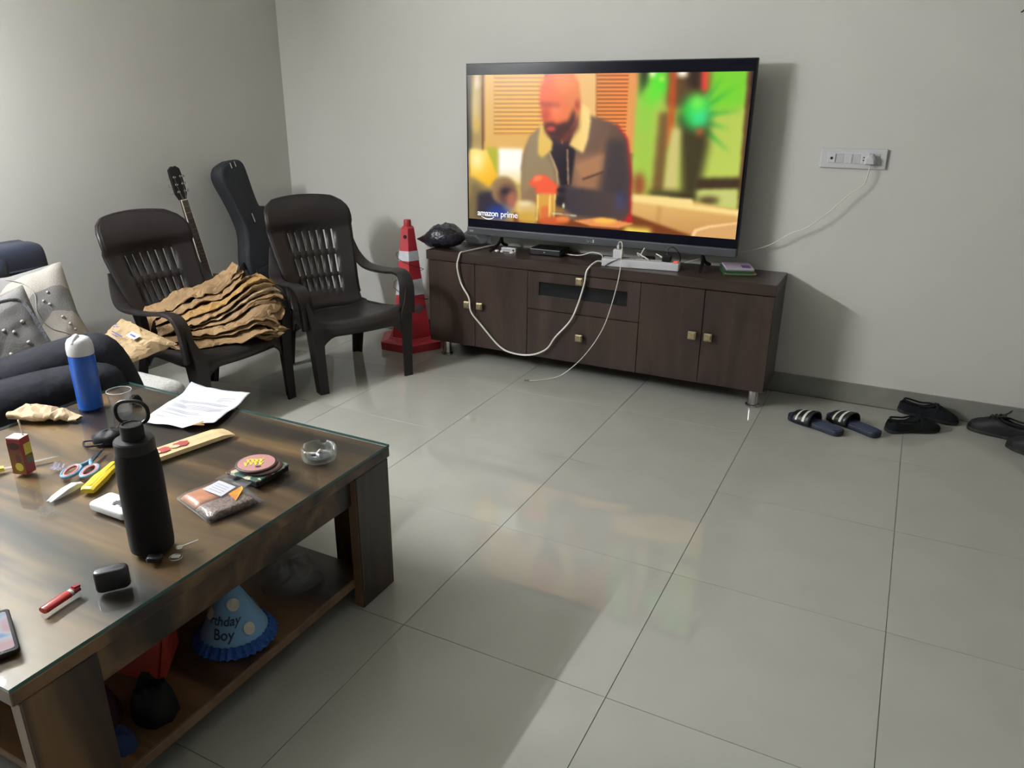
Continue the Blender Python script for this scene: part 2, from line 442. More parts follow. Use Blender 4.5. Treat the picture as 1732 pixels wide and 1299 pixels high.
sh = mk('shelf', box(TX0 + 0.046, TX1 - 0.036, TY0 + 0.10, TY1 - 0.09, SZ - 0.022, SZ, 0.0015, 1), M_table, t)
mk('edge_strip', box(TX1 - 0.0358, TX1 - 0.028, TY0 + 0.163, TY1 - 0.161, SZ - 0.022, SZ + 0.003, 0.001, 1), M_edge, sh)
mk('edge_strip', box(TX0 + 0.036, TX0 + 0.0458, TY0 + 0.163, TY1 - 0.161, SZ - 0.022, SZ + 0.003, 0.001, 1), M_edge, sh)

# ---------------------------------------------------------------- tv cabinet
CX0, CX1, CY0, CY1, CZ0, CZ = -1.222, 0.602, 0.885, 1.198, 0.09, 0.602
t = thing('tv_cabinet', 'long low dark walnut cabinet with brass knobs under the television', 'cabinet', ((CX0 + CX1) / 2, (CY0 + CY1) / 2, 0))
mk('top_panel', box(CX0 - 0.012, CX1, CY0, CY1, CZ - 0.05, CZ, 0.002, 1), M_cabtop, t)
mk('side_panel', box(CX0, CX0 + 0.02, CY0 + 0.022, CY1, CZ0, CZ - 0.0505, 0.001, 1), M_cab, t)
mk('side_panel', box(CX1 - 0.02, CX1 - 0.001, CY0 + 0.022, CY1, CZ0, CZ - 0.0505, 0.001, 1), M_cab, t)
mk('bottom_panel', box(CX0 + 0.02, CX1 - 0.02, CY0 + 0.022, CY1, CZ0, CZ0 + 0.02, 0.001, 1), M_cab, t)
mk('back_panel', box(CX0 + 0.02, CX1 - 0.02, CY1 - 0.012, CY1, CZ0 + 0.02, CZ - 0.05), M_cab, t)
for x in (-0.616, -0.016): mk('divider', box(x - 0.008, x + 0.008, CY0 + 0.024, CY1 - 0.014, CZ0 + 0.02, CZ - 0.05), M_cab, t)
def knob(parent, x, z):
    mk('knob', join(box(x - 0.019, x + 0.019, CY0 - 0.026, CY0 - 0.015, z - 0.019, z + 0.019, 0.003),
                    box(x - 0.014, x + 0.014, CY0 - 0.030, CY0 - 0.026, z - 0.014, z + 0.014, 0.0015),
                    mv(lathe([(0.008, 0), (0.008, 0.017)], 12), x, CY0 + 0.001, z, rx=PI / 2)), M_brass, parent, label='square aged brass knob')
ZD = CZ - 0.054
for x0, x1, kx in ((CX0 + 0.001, -0.9325, -0.969), (-0.9295, -0.6185, -0.892), (-0.0135, 0.2915, 0.254), (0.2945, CX1 - 0.002, 0.329)):
    d = mk('door', box(x0, x1, CY0 + 0.002, CY0 + 0.020, CZ0 + 0.002, ZD, 0.0012, 1), M_cab, t); knob(d, kx, 0.33)
d = mk('drawer', box(-0.6155, -0.0165, CY0 + 0.002, CY0 + 0.020, CZ0 + 0.002, 0.347, 0.0012, 1), M_cab, t); knob(d, -0.315, 0.234)
fl = mk('flap_door', join(box(-0.6155, -0.553, CY0 + 0.002, CY0 + 0.020, 0.352, ZD), box(-0.080, -0.0165, CY0 + 0.002, CY0 + 0.020, 0.352, ZD),
                          box(-0.553, -0.080, CY0 + 0.002, CY0 + 0.020, 0.352, 0.425), box(-0.553, -0.080, CY0 + 0.002, CY0 + 0.020, 0.497, ZD)), M_cab, t)
M_smoke = mat('smoked_glass', (0.008, 0.009, 0.010), rough=0.12, var=0.2, vscale=12)
mk('glass_insert', box(-0.5535, -0.0795, CY0 + 0.008, CY0 + 0.013, 0.4245, 0.4975), M_smoke, fl, label='dark smoked glass strip'); knob(fl, -0.324, 0.526)
for x in (-1.148, 0.552):
    for y in (0.945, 1.15):
        ft = mk('foot', lathe([(0.026, 0.012), (0.024, 0.02), (0.024, CZ0 - 0.001)], 20, x, y), M_steel, t, smooth=False, auto=40)
        mk('foot_ring', lathe([(0.031, 0.0005), (0.034, 0.004), (0.033, 0.010), (0.027, 0.014)], 20, x, y), M_steel, ft, auto=40)

# ---------------------------------------------------------------- television
VX0, VX1, VZ0, VZ1, VY = -1.064, 0.384, 0.676, 1.544, 1.05
t = thing('television', 'large flat television showing a film on the walnut cabinet', 'television', ((VX0 + VX1) / 2, VY + 0.03, 0.602))
mk('housing', join(box(VX0, VX1, VY + 0.002, VY + 0.03, VZ0 + 0.04, VZ1, 0.002, 1), box(VX0 + 0.12, VX1 - 0.12, VY + 0.03, VY + 0.075, VZ0 + 0.03, VZ1 - 0.30, 0.01)), M_black, t)
M_panel = mat('dark_screen_glass', (0.005, 0.005, 0.011), spec=0.2, rough=0.2, bump=0.01)
pn = mk('panel', box(VX0 + 0.006, VX1 - 0.006, VY - 0.001, VY + 0.002, VZ0 + 0.044, VZ1 - 0.005), M_panel, t)
sp = mk('speaker_bar', box(VX0, VX1, VY - 0.008, VY + 0.035, VZ0, VZ0 + 0.043, 0.006), M_grey, t, label='grey speaker bar below the screen')
M_logo = mat('silver_print', (0.62, 0.63, 0.66), rough=0.3, metal=0.3, bump=0.01)
def wtext(s, size, x, y, z, m, parent, spacing=1.0, bold=0.0, name='lettering', depth=0.0004):
    vf = text_vf(s, size, depth, spacing, bold)
    return mk(name, mv(vf, x, y, z, rx=PI / 2), m, parent)
def logo_stroke(pts, r): return tube(pts, r, 6, 4, flat=(1.0, 0.5), up=(0, 1, 0))
lx, lz = -0.34, VZ0 + 0.022
mk('logo', join(logo_stroke([(lx - 0.020, VY - 0.009, lz + 0.007), (lx - 0.013, VY - 0.009, lz - 0.007), (lx - 0.006, VY - 0.009, lz + 0.007)], 0.0014),
                logo_stroke([(lx + 0.001, VY - 0.009, lz + 0.007), (lx + 0.001, VY - 0.009, lz - 0.004), (lx + 0.006, VY - 0.009, lz - 0.007), (lx + 0.011, VY - 0.009, lz - 0.004), (lx + 0.011, VY - 0.009, lz + 0.007)], 0.0014),
                box(lx + 0.013, lx + 0.0175, VY - 0.0095, VY - 0.008, lz - 0.008, lz + 0.008)), M_logo, sp, label='silver maker\'s letters')
mk('badge_print', join(*[box(-1.046 + q, -1.046 + q + w, VY - 0.0087, VY - 0.0079, lz - 0.005, lz + 0.005) for q, w in ((0, 0.002), (0.005, 0.006), (0.014, 0.007))]), mat('dim_print', (0.25, 0.25, 0.27), rough=0.5, bump=0.01), sp)
for x, s in ((-0.86, -1), (0.22, 1)):
    xx = x + s * 0.05
    mk('stand_leg', join(tube([(x, VY + 0.02, VZ0 + 0.01), (x + s * 0.01, VY + 0.0, 0.64), (x + s * 0.02, VY - 0.08, 0.6115)], 0.006, 8, 4, flat=(1.4, 1)),
                         tube([(x, VY + 0.02, VZ0 + 0.01), (x + s * 0.01, VY + 0.04, 0.64), (x + s * 0.02, VY + 0.115, 0.6115)], 0.006, 8, 4, flat=(1.4, 1))), M_black, t)

# --- the picture on the screen, painted on a fine mesh
PX0, PX1, PZ0, PZ1 = -1.053, 0.371, 0.763, 1.489
NU, NV = 460, 236
def homography(src, dst):
    A, b = [], []
    for (x, y), (u, v) in zip(src, dst):
        A += [[x, y, 1, 0, 0, 0, -u * x, -u * y], [0, 0, 0, x, y, 1, -v * x, -v * y]]; b += [u, v]
    h = np.linalg.solve(np.array(A, float), np.array(b, float)); return np.append(h, 1).reshape(3, 3)
Hm = homography([(0, 0), (1, 0), (1, 1), (0, 1)], [(38, 122), (1637, 105), (1553, 1045), (45, 935)])
uu, vv = np.meshgrid((np.arange(NU) + 0.5) / NU, (np.arange(NV) + 0.5) / NV)
ww = Hm[2, 0] * uu + Hm[2, 1] * vv + 1
X = (Hm[0, 0] * uu + Hm[0, 1] * vv + Hm[0, 2]) / ww; Y = (Hm[1, 0] * uu + Hm[1, 1] * vv + Hm[1, 2]) / ww
img = np.zeros((NV, NU, 3)) + np.array((150, 110, 60.))
def soften(mk_, k):
    k = int(round(k))
    for _ in range(2):
        for ax in (0, 1):
            if k < 1: continue
            p = np.pad(mk_, [(k, k) if a == ax else (0, 0) for a in (0, 1)], mode='edge')
            c = np.cumsum(p, axis=ax); z = np.zeros_like(np.take(c, [0], ax)); c = np.concatenate([z, c], ax)
            n = 2 * k + 1
            mk_ = (np.take(c, range(n, c.shape[ax]), ax) - np.take(c, range(0, c.shape[ax] - n), ax)) / n
    return mk_
def poly(pts, col, soft=1, alpha=1.0, grad=None):
    """fill a polygon; grad=(x0,y0,x1,y1,col2) blends to col2 along that line"""
    global img
    m = np.zeros(X.shape, bool); n = len(pts)
    for i in range(n):
        x1, y1 = pts[i]; x2, y2 = pts[(i + 1) % n]
        if y1 == y2: continue
        m ^= ((y1 > Y) != (y2 > Y)) & (X < (x2 - x1) * (Y - y1) / (y2 - y1) + x1)
    paint(m.astype(float), col, soft, alpha, grad)
def oval(cx, cy, rx, ry, col, soft=1, alpha=1.0, rot=0.0, grad=None):
    c, s = math.cos(rot), math.sin(rot); dx, dy = X - cx, Y - cy
    m = (((dx * c + dy * s) / rx) ** 2 + ((-dx * s + dy * c) / ry) ** 2 < 1).astype(float)
    paint(m, col, soft, alpha, grad)
def paint(m, col, soft, alpha, grad):
    global img
    m = soften(m, soft)[..., None] * alpha; c = np.zeros_like(img) + np.array(col, float)
    if grad:
        x0, y0, x1, y1, c2 = grad; L2 = (x1 - x0) ** 2 + (y1 - y0) ** 2
        g = np.clip(((X - x0) * (x1 - x0) + (Y - y0) * (y1 - y0)) / L2, 0, 1)[..., None]; c = c * (1 - g) + np.array(c2, float) * g
    img = img * (1 - m) + c * m
def stripes(x0, x1, y0, y1, per, amp):
    global img
    m = soften(((X > x0) & (X < x1) & (Y > y0) & (Y < y1)).astype(float), 1)
    img = img * (1 + amp * (m * np.sin(2 * PI * Y / per))[..., None])
# back wall with shutters
poly([(0, 90), (140, 90), (135, 560), (0, 560)], (168, 140, 80), 3)
poly([(0, 90), (62, 90), (60, 560), (0, 560)], (70, 62, 45), 3)
oval(85, 300, 18, 150, (225, 205, 150), 5, 0.8); oval(92, 160, 14, 40, (235, 215, 200), 3, 0.8); oval(90, 395, 16, 50, (215, 170, 60), 3, 0.7)
poly([(118, 90), (134, 90), (134, 560), (118, 560)], (120, 70, 25), 1)
poly([(134, 90), (470, 90), (470, 560), (134, 560)], (222, 172, 88), 2)
poly([(186, 110), (470, 110), (470, 460), (186, 460)], (208, 152, 66), 1, 1, (186, 0, 470, 0, (226, 160, 72)))
stripes(190, 470, 125, 452, 24, 0.16)
poly([(600, 90), (770, 90), (770, 560), (600, 560)], (232, 184, 112), 2)
poly([(764, 105), (955, 105), (950, 520), (764, 520)], (196, 116, 50), 1, 1, (764, 0, 955, 0, (214, 120, 60)))
stripes(770, 948, 110, 520, 22, 0.20)
poly([(948, 90), (1012, 90), (985, 560), (930, 560)], (228, 150, 82), 1)
# lamp and bright pane
poly([(145, 530), (216, 530), (216, 700), (150, 700)], (178, 176, 44), 3)
poly([(50, 540), (148, 545), (215, 705), (160, 765), (50, 700)], (255, 214, 96), 2, 1, (60, 560, 190, 740, (240, 178, 30)))
oval(92, 600, 30, 60, (255, 246, 190), 8, 0.9)
poly([(214, 533), (354, 537), (350, 750), (214, 745)], (255, 250, 238), 3, 1, (0, 640, 0, 760, (236, 206, 120)))
poly([(50, 690), (150, 765), (215, 705), (350, 745), (350, 940), (40, 940)], (200, 172, 96), 4)
poly([(50, 700), (140, 760), (190, 830), (160, 940), (40, 935)], (122, 104, 70), 6)
poly([(95, 790), (190, 770), (240, 850), (250, 930), (90, 925)], (52, 46, 58), 4)
oval(245, 775, 72, 80, (150, 118, 80), 3); oval(262, 800, 52, 60, (96, 66, 60), 5); oval(255, 782, 26, 16, (40, 34, 50), 3)
oval(290, 830, 30, 50, (170, 104, 84), 4); oval(215, 900, 70, 40, (44, 66, 150), 6, 0.9)
# garden window on the right
poly([(1005, 90), (1640, 90), (1600, 880), (960, 800)], (166, 190, 74), 2, 1, (1000, 100, 1500, 860, (190, 206, 92)))
poly([(1005, 95), (1065, 95), (1060, 180), (1012, 250)], (46, 52, 24), 4)
poly([(1150, 95), (1440, 95), (1420, 200), (1300, 330), (1160, 300)], (92, 70, 40), 6)
oval(1115, 170, 50, 70, (70, 226, 40), 8); oval(1075, 240, 45, 60, (94, 224, 54), 8); oval(1130, 145, 14, 12, (240, 236, 120), 3); oval(1080, 122, 16, 12, (250, 250, 210), 3)
oval(1040, 330, 40, 130, (124, 206, 60), 9, 0.7); oval(1040, 560, 50, 170, (150, 196, 66), 9, 0.7)
poly([(1120, 330), (1185, 330), (1150, 780), (1080, 780)], (120, 92, 50), 4)
poly([(1180, 110), (1212, 110), (1200, 420), (1165, 560)], (206, 76, 34), 4)
poly([(1280, 105), (1352, 105), (1345, 215), (1270, 190)], (52, 36, 26), 5)
poly([(1350, 105), (1398, 105), (1392, 215), (1352, 215)], (224, 62, 54), 3)
oval(1245, 120, 30, 16, (255, 246, 226), 3); oval(1500, 112, 36, 10, (240, 255, 200), 3)
poly([(1400, 105), (1620, 105), (1600, 300), (1400, 330)], (120, 206, 52), 6)
for a, b in (((1330, 330), (1560, 180)), ((1340, 350), (1590, 320)), ((1330, 330), (1480, 120)), ((1350, 380), (1520, 430)), ((1360, 420), (1520, 560))):
    dx, dy = b[0] - a[0], b[1] - a[1]; L = math.hypot(dx, dy); nx, ny = -dy / L * 16, dx / L * 16
    poly([(a[0] + nx, a[1] + ny), b, (a[0] - nx, a[1] - ny)], (40, 168, 60), 3, 0.85)
poly([(1215, 330), (1400, 330), (1395, 520), (1340, 800), (1250, 800), (1240, 560)], (66, 58, 34), 6)
poly([(1190, 420), (1240, 420), (1215, 790), (1150, 790)], (206, 192, 120), 4)
oval(1320, 330, 75, 90, (46, 206, 76), 8); oval(1345, 360, 40, 50, (70, 226, 150), 8); oval(1330, 280, 40, 40, (120, 236, 80), 6); oval(1345, 440, 20, 20, (196, 90, 50), 4)
poly([(1330, 700), (1590, 695), (1585, 765), (1325, 770)], (66, 50, 34), 3)
poly([(1330, 770), (1560, 765), (1555, 870), (1330, 830)], (196, 200, 116), 3); oval(1400, 826, 60, 22, (86, 66, 40), 4)
poly([(1060, 770), (1330, 780), (1330, 840), (1060, 800)], (50, 40, 26), 5)
oval(1010, 740, 36, 70, (150, 76, 44), 6)
poly([(1605, 95), (1645, 95), (1590, 880), (1560, 880)], (92, 66, 42), 2)
poly([(1628, 95), (1650, 95), (1600, 980), (1585, 980)], (40, 30, 26), 1)
# sofa and chair on the right
poly([(955, 795), (1290, 830), (1575, 885), (1560, 1050), (955, 985)], (222, 176, 104), 2, 1, (0, 860, 0, 1040, (196, 142, 84)))
poly([(955, 793), (1310, 818), (1315, 850), (1570, 880), (1568, 912), (1180, 862), (955, 832)], (246, 216, 140), 2)
poly([(1120, 860), (1135, 862), (1120, 1010), (1108, 1010)], (180, 124, 66), 3, 0.7)
poly([(1300, 1035), (1325, 990), (1400, 970), (1562, 950), (1556, 1050)], (216, 164, 104), 1); poly([(1300, 1035), (1325, 990), (1400, 968), (1562, 948), (1562, 958), (1410, 980), (1340, 1000), (1318, 1035)], (250, 206, 146), 1)
# table edge in front
poly([(300, 900), (960, 905), (1320, 1030), (1320, 1050), (300, 965)], (120, 62, 30), 2); poly([(930, 975), (1080, 990), (1080, 1015), (930, 1000)], (246, 220, 90), 4)
# the seated man: red edge, jacket, shirt, collar, head, hand
poly([(880, 390), (945, 480), (972, 700), (966, 900), (975, 950), (900, 950)], (206, 34, 36), 2)
poly([(345, 770), (345, 640), (362, 540), (392, 470), (450, 415), (540, 470), (700, 340), (800, 370), (880, 400), (935, 480), (958, 690), (952, 900), (930, 940), (600, 940), (560, 800), (440, 800), (420, 860), (345, 840)], (146, 116, 84), 2, 1, (350, 0, 950, 0, (96, 70, 60)))
poly([(350, 640), (392, 475), (446, 425), (480, 560), (530, 640), (545, 730), (420, 740), (350, 800)], (148, 130, 96), 4, 0.9)
poly([(640, 600), (790, 560), (830, 400), (790, 700), (760, 800), (650, 760)], (158, 112, 80), 5, 0.9)
poly([(650, 630), (820, 560), (815, 660), (690, 705)], (170, 120, 84), 2); poly([(690, 705), (815, 660), (812, 672), (692, 716)], (92, 60, 46), 1)
poly([(830, 480), (930, 490), (956, 700), (950, 900), (880, 930), (800, 770)], (66, 56, 58), 6)
poly([(560, 745), (820, 775), (900, 800), (950, 880), (930, 940), (650, 920), (590, 880)], (60, 54, 60), 3, 1, (600, 0, 950, 0, (86, 66, 60)))
oval(905, 830, 26, 60, (60, 70, 130), 6, 0.6)
poly([(505, 470), (640, 440), (650, 560), (625, 750), (570, 748), (540, 640), (500, 540)], (34, 24, 34), 2)
poly([(600, 540), (610, 540), (618, 740), (606, 740)], (150, 120, 96), 1); poly([(500, 560), (508, 556), (552, 660), (556, 740), (546, 740), (540, 668)], (176, 150, 110), 1); oval(575, 490, 5, 20, (210, 200, 190), 1)
poly([(452, 385), (500, 455), (522, 500), (518, 545), (462, 588), (440, 570), (438, 500)], (226, 186, 92), 2)
poly([(690, 285), (728, 312), (736, 380), (722, 480), (694, 562), (614, 516), (640, 440)], (240, 202, 116), 2, 1, (640, 0, 736, 0, (250, 216, 136)))
poly([(560, 380), (665, 300), (670, 420), (600, 510), (540, 500)], (110, 50, 34), 4)
poly([(446, 270), (452, 190), (480, 135), (530, 108), (590, 100), (640, 120), (668, 170), (680, 260), (672, 330), (645, 400), (590, 455), (520, 465), (490, 430), (470, 380), (462, 330)], (238, 96, 52), 2, 1, (470, 0, 680, 0, (226, 128, 62)))
oval(585, 165, 75, 52, (248, 140, 78), 9, 0.8); oval(500, 190, 36, 60, (240, 100, 50), 8, 0.7)
poly([(450, 275), (560, 285), (560, 306), (456, 296)], (130, 44, 28), 3, 0.8); oval(540, 330, 36, 40, (246, 124, 80), 6, 0.8); oval(480, 345, 22, 40, (176, 56, 34), 5, 0.8)
poly([(540, 400), (610, 380), (645, 300), (652, 380), (620, 440), (560, 486), (505, 474), (480, 440), (474, 392), (520, 386)], (66, 24, 20), 3)
oval(512, 424, 28, 14, (206, 66, 50), 2); oval(660, 290, 15, 38, (206, 96, 56), 2); oval(660, 292, 7, 22, (150, 56, 36), 2)
poly([(384, 735), (420, 692), (480, 684), (530, 724), (566, 760), (540, 800), (470, 796), (420, 786), (432, 760), (398, 750)], (240, 92, 60), 2); poly([(420, 692), (470, 690), (455, 716), (410, 726)], (250, 130, 80), 2)
oval(572, 772, 26, 20, (36, 30, 40), 2); oval(566, 830, 30, 40, (40, 34, 40), 3); oval(585, 860, 6, 14, (230, 230, 200), 1)
# glasses and plate on the table
poly([(310, 850), (330, 832), (420, 838), (436, 860), (430, 960), (330, 950)], (226, 194, 122), 3, 0.85); oval(365, 850, 40, 14, (240, 226, 190), 3, 0.8); poly([(330, 900), (430, 900), (430, 960), (330, 950)], (206, 160, 50), 4, 0.7)
poly([(430, 790), (540, 794), (520, 955), (446, 950)], (240, 176, 74), 2, 0.75); poly([(455, 866), (500, 860), (500, 930), (455, 930)], (220, 110, 60), 2, 0.9)
for x0 in (436, 505, 532): poly([(x0, 795), (x0 + 8, 795), (x0 + 2, 945), (x0 - 6, 945)], (255, 226, 130), 1, 0.8)
oval(530, 945, 90, 22, (206, 92, 50), 2); oval(580, 935, 40, 16, (226, 130, 70), 2)
poly([(640, 945), (800, 925), (985, 960), (900, 985), (740, 975)], (230, 146, 84), 1); oval(820, 945, 66, 14, (250, 190, 80), 2)
poly([(520, 900), (660, 915), (660, 920), (520, 906)], (220, 230, 200), 1)
img = np.clip(img, 0, 255)
lin_img = np.where(img / 255 <= 0.04045, img / 255 / 12.92, ((img / 255 + 0.055) / 1.055) ** 2.4)
Vv = [(PX0 + (PX1 - PX0) * i / NU, VY - 0.0016, PZ1 - (PZ1 - PZ0) * j / NV) for j in range(NV + 1) for i in range(NU + 1)]
Ff = [(j * (NU + 1) + i, (j + 1) * (NU + 1) + i, (j + 1) * (NU + 1) + i + 1, j * (NU + 1) + i + 1) for j in range(NV) for i in range(NU)]
def painted(name, V, F, m, parent, cols):
    I = world_of(parent).inverted(); A = np.array(V) @ np.array(I.to_3x3()).T + np.array(I.translation)
    me = bpy.data.meshes.new(name); me.from_pydata([tuple(p) for p in A], [], F); me.update(); me.materials.append(m)
    at = me.color_attributes.new('print', 'FLOAT_COLOR', 'CORNER')
    c4 = np.concatenate([cols.reshape(-1, 3), np.ones((len(cols.reshape(-1, 3)), 1))], 1)
    at.data.foreach_set('color', np.repeat(c4, 4, axis=0).astype(np.float32).ravel())
    o = bpy.data.objects.new(name, me); COL.objects.link(o); o.parent = parent
    return o
scr = painted('screen', Vv, Ff, attr_mat('lit_screen', 'print', 0.84), t, lin_img)
tag(scr, 'lit screen: a bald bearded man in a jacket at a table')
M_lit = emit('screen_white', (1, 1, 1), 0.85)
wtext('amazon', 0.044, -0.936, VY - 0.0026, 0.797, M_lit, scr, spacing=0.93, bold=0.0006, depth=0.0002)
wtext('prime', 0.046, -0.808, VY - 0.0026, 0.797, M_lit, scr, spacing=0.95, bold=0.0002, depth=0.0002)
mk('lettering_swoosh', tube([(-0.975, VY - 0.0026, 0.779), (-0.945, VY - 0.0026, 0.768), (-0.915, VY - 0.0026, 0.770), (-0.898, VY - 0.0026, 0.780)], [0.0015, 0.0025, 0.0025, 0.001], 6, 5, flat=(1, 0.2), up=(0, 0, 1)), M_lit, scr)

# ---------------------------------------------------------------- moulded chairs
def chair(loc, yawdeg, label):
    t = thing('plastic_chair', label, 'chair', (loc[0], loc[1], 0), math.radians(yawdeg), group='brown moulded plastic armchairs')
    # back line: x as a function of height; half width as a function of height
    zs = [0.315, 0.34, 0.37, 0.40, 0.43, 0.465, 0.485, 0.53, 0.575, 0.605, 0.655, 0.705, 0.725, 0.745, 0.77, 0.80, 0.83, 0.855, 0.872, 0.880]
    bx = lambda z: np.interp(z, [0.30, 0.33, 0.38, 0.46, 0.58, 0.70, 0.78, 0.84, 0.88], [-0.145, -0.185, -0.215, -0.25, -0.298, -0.345, -0.375, -0.398, -0.43])
    bw = lambda z: np.interp(z, [0.30, 0.40, 0.50, 0.60, 0.70, 0.78, 0.83, 0.86, 0.88], [0.205, 0.200, 0.205, 0.220, 0.232, 0.236, 0.228, 0.206, 0.165])
    head = lambda z: float(np.interp(z, [0.70, 0.725, 0.748, 0.79, 0.83, 0.86, 0.88], [0.0, 0.002, 0.022, 0.027, 0.022, 0.010, 0.002]))
    ts = [-1, -0.95, -0.82, -0.68]
    for k in range(-3, 4): ts += [k * 0.18 - 0.022, k * 0.18 + 0.022]
    ts += [0.68, 0.82, 0.95, 1]
    def P(tv, z):
        w = bw(z); y = tv * w
        return (bx(z) + head(z) * (1 - 0.15 * tv * tv) + 0.045 * tv ** 2 * np.interp(z, [0.3, 0.5, 0.88], [0.4, 1, 0.7]) - 0.006, y, z - 0.012 * tv ** 2 * (z > 0.8))
    V = [P(a, z) for z in zs for a in ts]; n = len(ts); F = []
    for j in range(len(zs) - 1):
        zc = (zs[j] + zs[j + 1]) / 2
        for i in range(n - 1):
            tc_ = (ts[i] + ts[i + 1]) / 2
            slotcol = abs(tc_ - round(tc_ / 0.18) * 0.18) < 0.01 and abs(tc_) < 0.6
            if slotcol and (0.605 < zc < 0.705 or 0.485 < zc < 0.575 or (0.40 < zc < 0.465)): continue
            F.append((j * n + i, j * n + i + 1, (j + 1) * n + i + 1, (j + 1) * n + i))
    bk = mk('backrest', (V, F), M_chair, t, local=True, auto=50); solidify(bk, 0.009)
    # rolled lip round the back
    lip = [P(-1, z) for z in zs] + [P(a, zs[-1]) for a in ts[1:-1]] + [P(1, z) for z in reversed(zs)]
    mk('back_lip', tube([(x - 0.008, y, z) for x, y, z in lip[2:-2]], 0.011, 8, 1), M_chair, bk, local=True, smooth=True)
    # seat shell
    sx = [0.262, 0.255, 0.235, 0.20, 0.14, 0.06, -0.02, -0.09, -0.135, -0.158]
    sz = [0.322, 0.338, 0.348, 0.346, 0.336, 0.325, 0.316, 0.312, 0.312, 0.316]
    sw = [0.225, 0.236, 0.243, 0.245, 0.243, 0.237, 0.230, 0.222, 0.214, 0.207]
    n2 = 21
    V = []; F = []
    for j in range(len(sx)):
        for i in range(n2):
            a = -1 + 2 * i / (n2 - 1)
            V.append((sx[j] - 0.03 * a * a * (sx[j] > 0.15), a * sw[j], sz[j] + 0.018 * a ** 4 - 0.006 * (1 - a * a)))
    for j in range(len(sx) - 1):
        for i in range(n2 - 1): F.append((j * n2 + i, j * n2 + i + 1, (j + 1) * n2 + i + 1, (j + 1) * n2 + i))
    st = mk('seat', (V, F), M_chair, t, local=True, smooth=True); solidify(st, 0.009)
    # front rim arching into the legs
    V = []; F = []; m = 25
    for i in range(m):
        a = -1 + 2 * i / (m - 1); x = 0.262 - 0.03 * a * a; y = a * 0.236
        dep = 0.042 + 0.075 * max(0, (abs(a) - 0.62) / 0.38) ** 2
        V += [(x, y, 0.334 + 0.015 * a ** 4), (x + 0.004, y, 0.325 - dep)]
    F = [(2 * i, 2 * i + 2, 2 * i + 3, 2 * i + 1) for i in range(m - 1)]
    solidify(mk('seat_rim', (V, F), M_chair, t, local=True, smooth=True), 0.008)
    for s in (-1, 1):
        V = []; m = 15
        for i in range(m):
            a = i / (m - 1); x = 0.235 - 0.40 * a; y = s * np.interp(a, [0, 0.3, 1], [0.243, 0.244, 0.205])
            dep = 0.04 + 0.06 * max(0, (abs(a - 0.5) * 2 - 0.6) / 0.4) ** 2
            V += [(x, y, 0.355 - 0.025 * a), (x, y + s * 0.004, 0.325 - dep)]
        solidify(mk('seat_rim', (V, [(2 * i, 2 * i + 2, 2 * i + 3, 2 * i + 1) for i in range(m - 1)]), M_chair, t, local=True, smooth=True), 0.008)
        # armrest sweeping out of the back, forward and down into the front leg
        path = [(-0.312, s * 0.226, 0.645), (-0.285, s * 0.236, 0.575), (-0.235, s * 0.256, 0.520), (-0.15, s * 0.272, 0.502), (0.0, s * 0.281, 0.512), (0.10, s * 0.284, 0.526), (0.168, s * 0.283, 0.518), (0.203, s * 0.280, 0.470), (0.212, s * 0.275, 0.40), (0.215, s * 0.270, 0.33)]
        ar = mk('armrest', tube(path, [0.55, 0.85, 1.0, 1.0, 1.0, 1.05, 1.15, 1.25, 1.35, 1.4], 12, 5, flat=(0.010, 0.031), up=(0.6, 0, 0.8)), M_chair, t, local=True, auto=50)
        # inner wing joining seat and back below the arm
        # front leg: an L section
        def L(x, y, z, a, b, th):
            return [(x + a / 2, y, z), (x + a / 2, y - s * b, z), (x + a / 2 - th, y - s * b, z), (x + a / 2 - th, y - s * th, z), (x - a / 2, y - s * th, z), (x - a / 2, y, z)]
        fl_ = loft([L(0.215 + 0.025, s * 0.262, 0, 0.055, 0.046, 0.012), L(0.222, s * 0.270, 0.20, 0.070, 0.052, 0.012), L(0.216, s * 0.277, 0.34, 0.084, 0.060, 0.012), L(0.206, s * 0.283, 0.40, 0.066, 0.034, 0.012), L(0.203, s * 0.284, 0.46, 0.030, 0.016, 0.008)])
        mk('leg', fl_, M_chair, t, local=True)
        rl = loft([L(-0.265, s * 0.212, 0, -0.040, 0.034, -0.010), L(-0.225, s * 0.212, 0.18, -0.052, 0.042, -0.010), L(-0.175, s * 0.21, 0.335, -0.065, 0.055, -0.010)])
        mk('leg', rl, M_chair, t, local=True)
    return t
chair((-1.482, 0.438), -26.4, 'empty brown plastic armchair with slotted back beside the traffic cone')
chair1 = chair((-1.737, -0.234), -3.0, 'brown plastic armchair holding a pile of kraft paper bags')

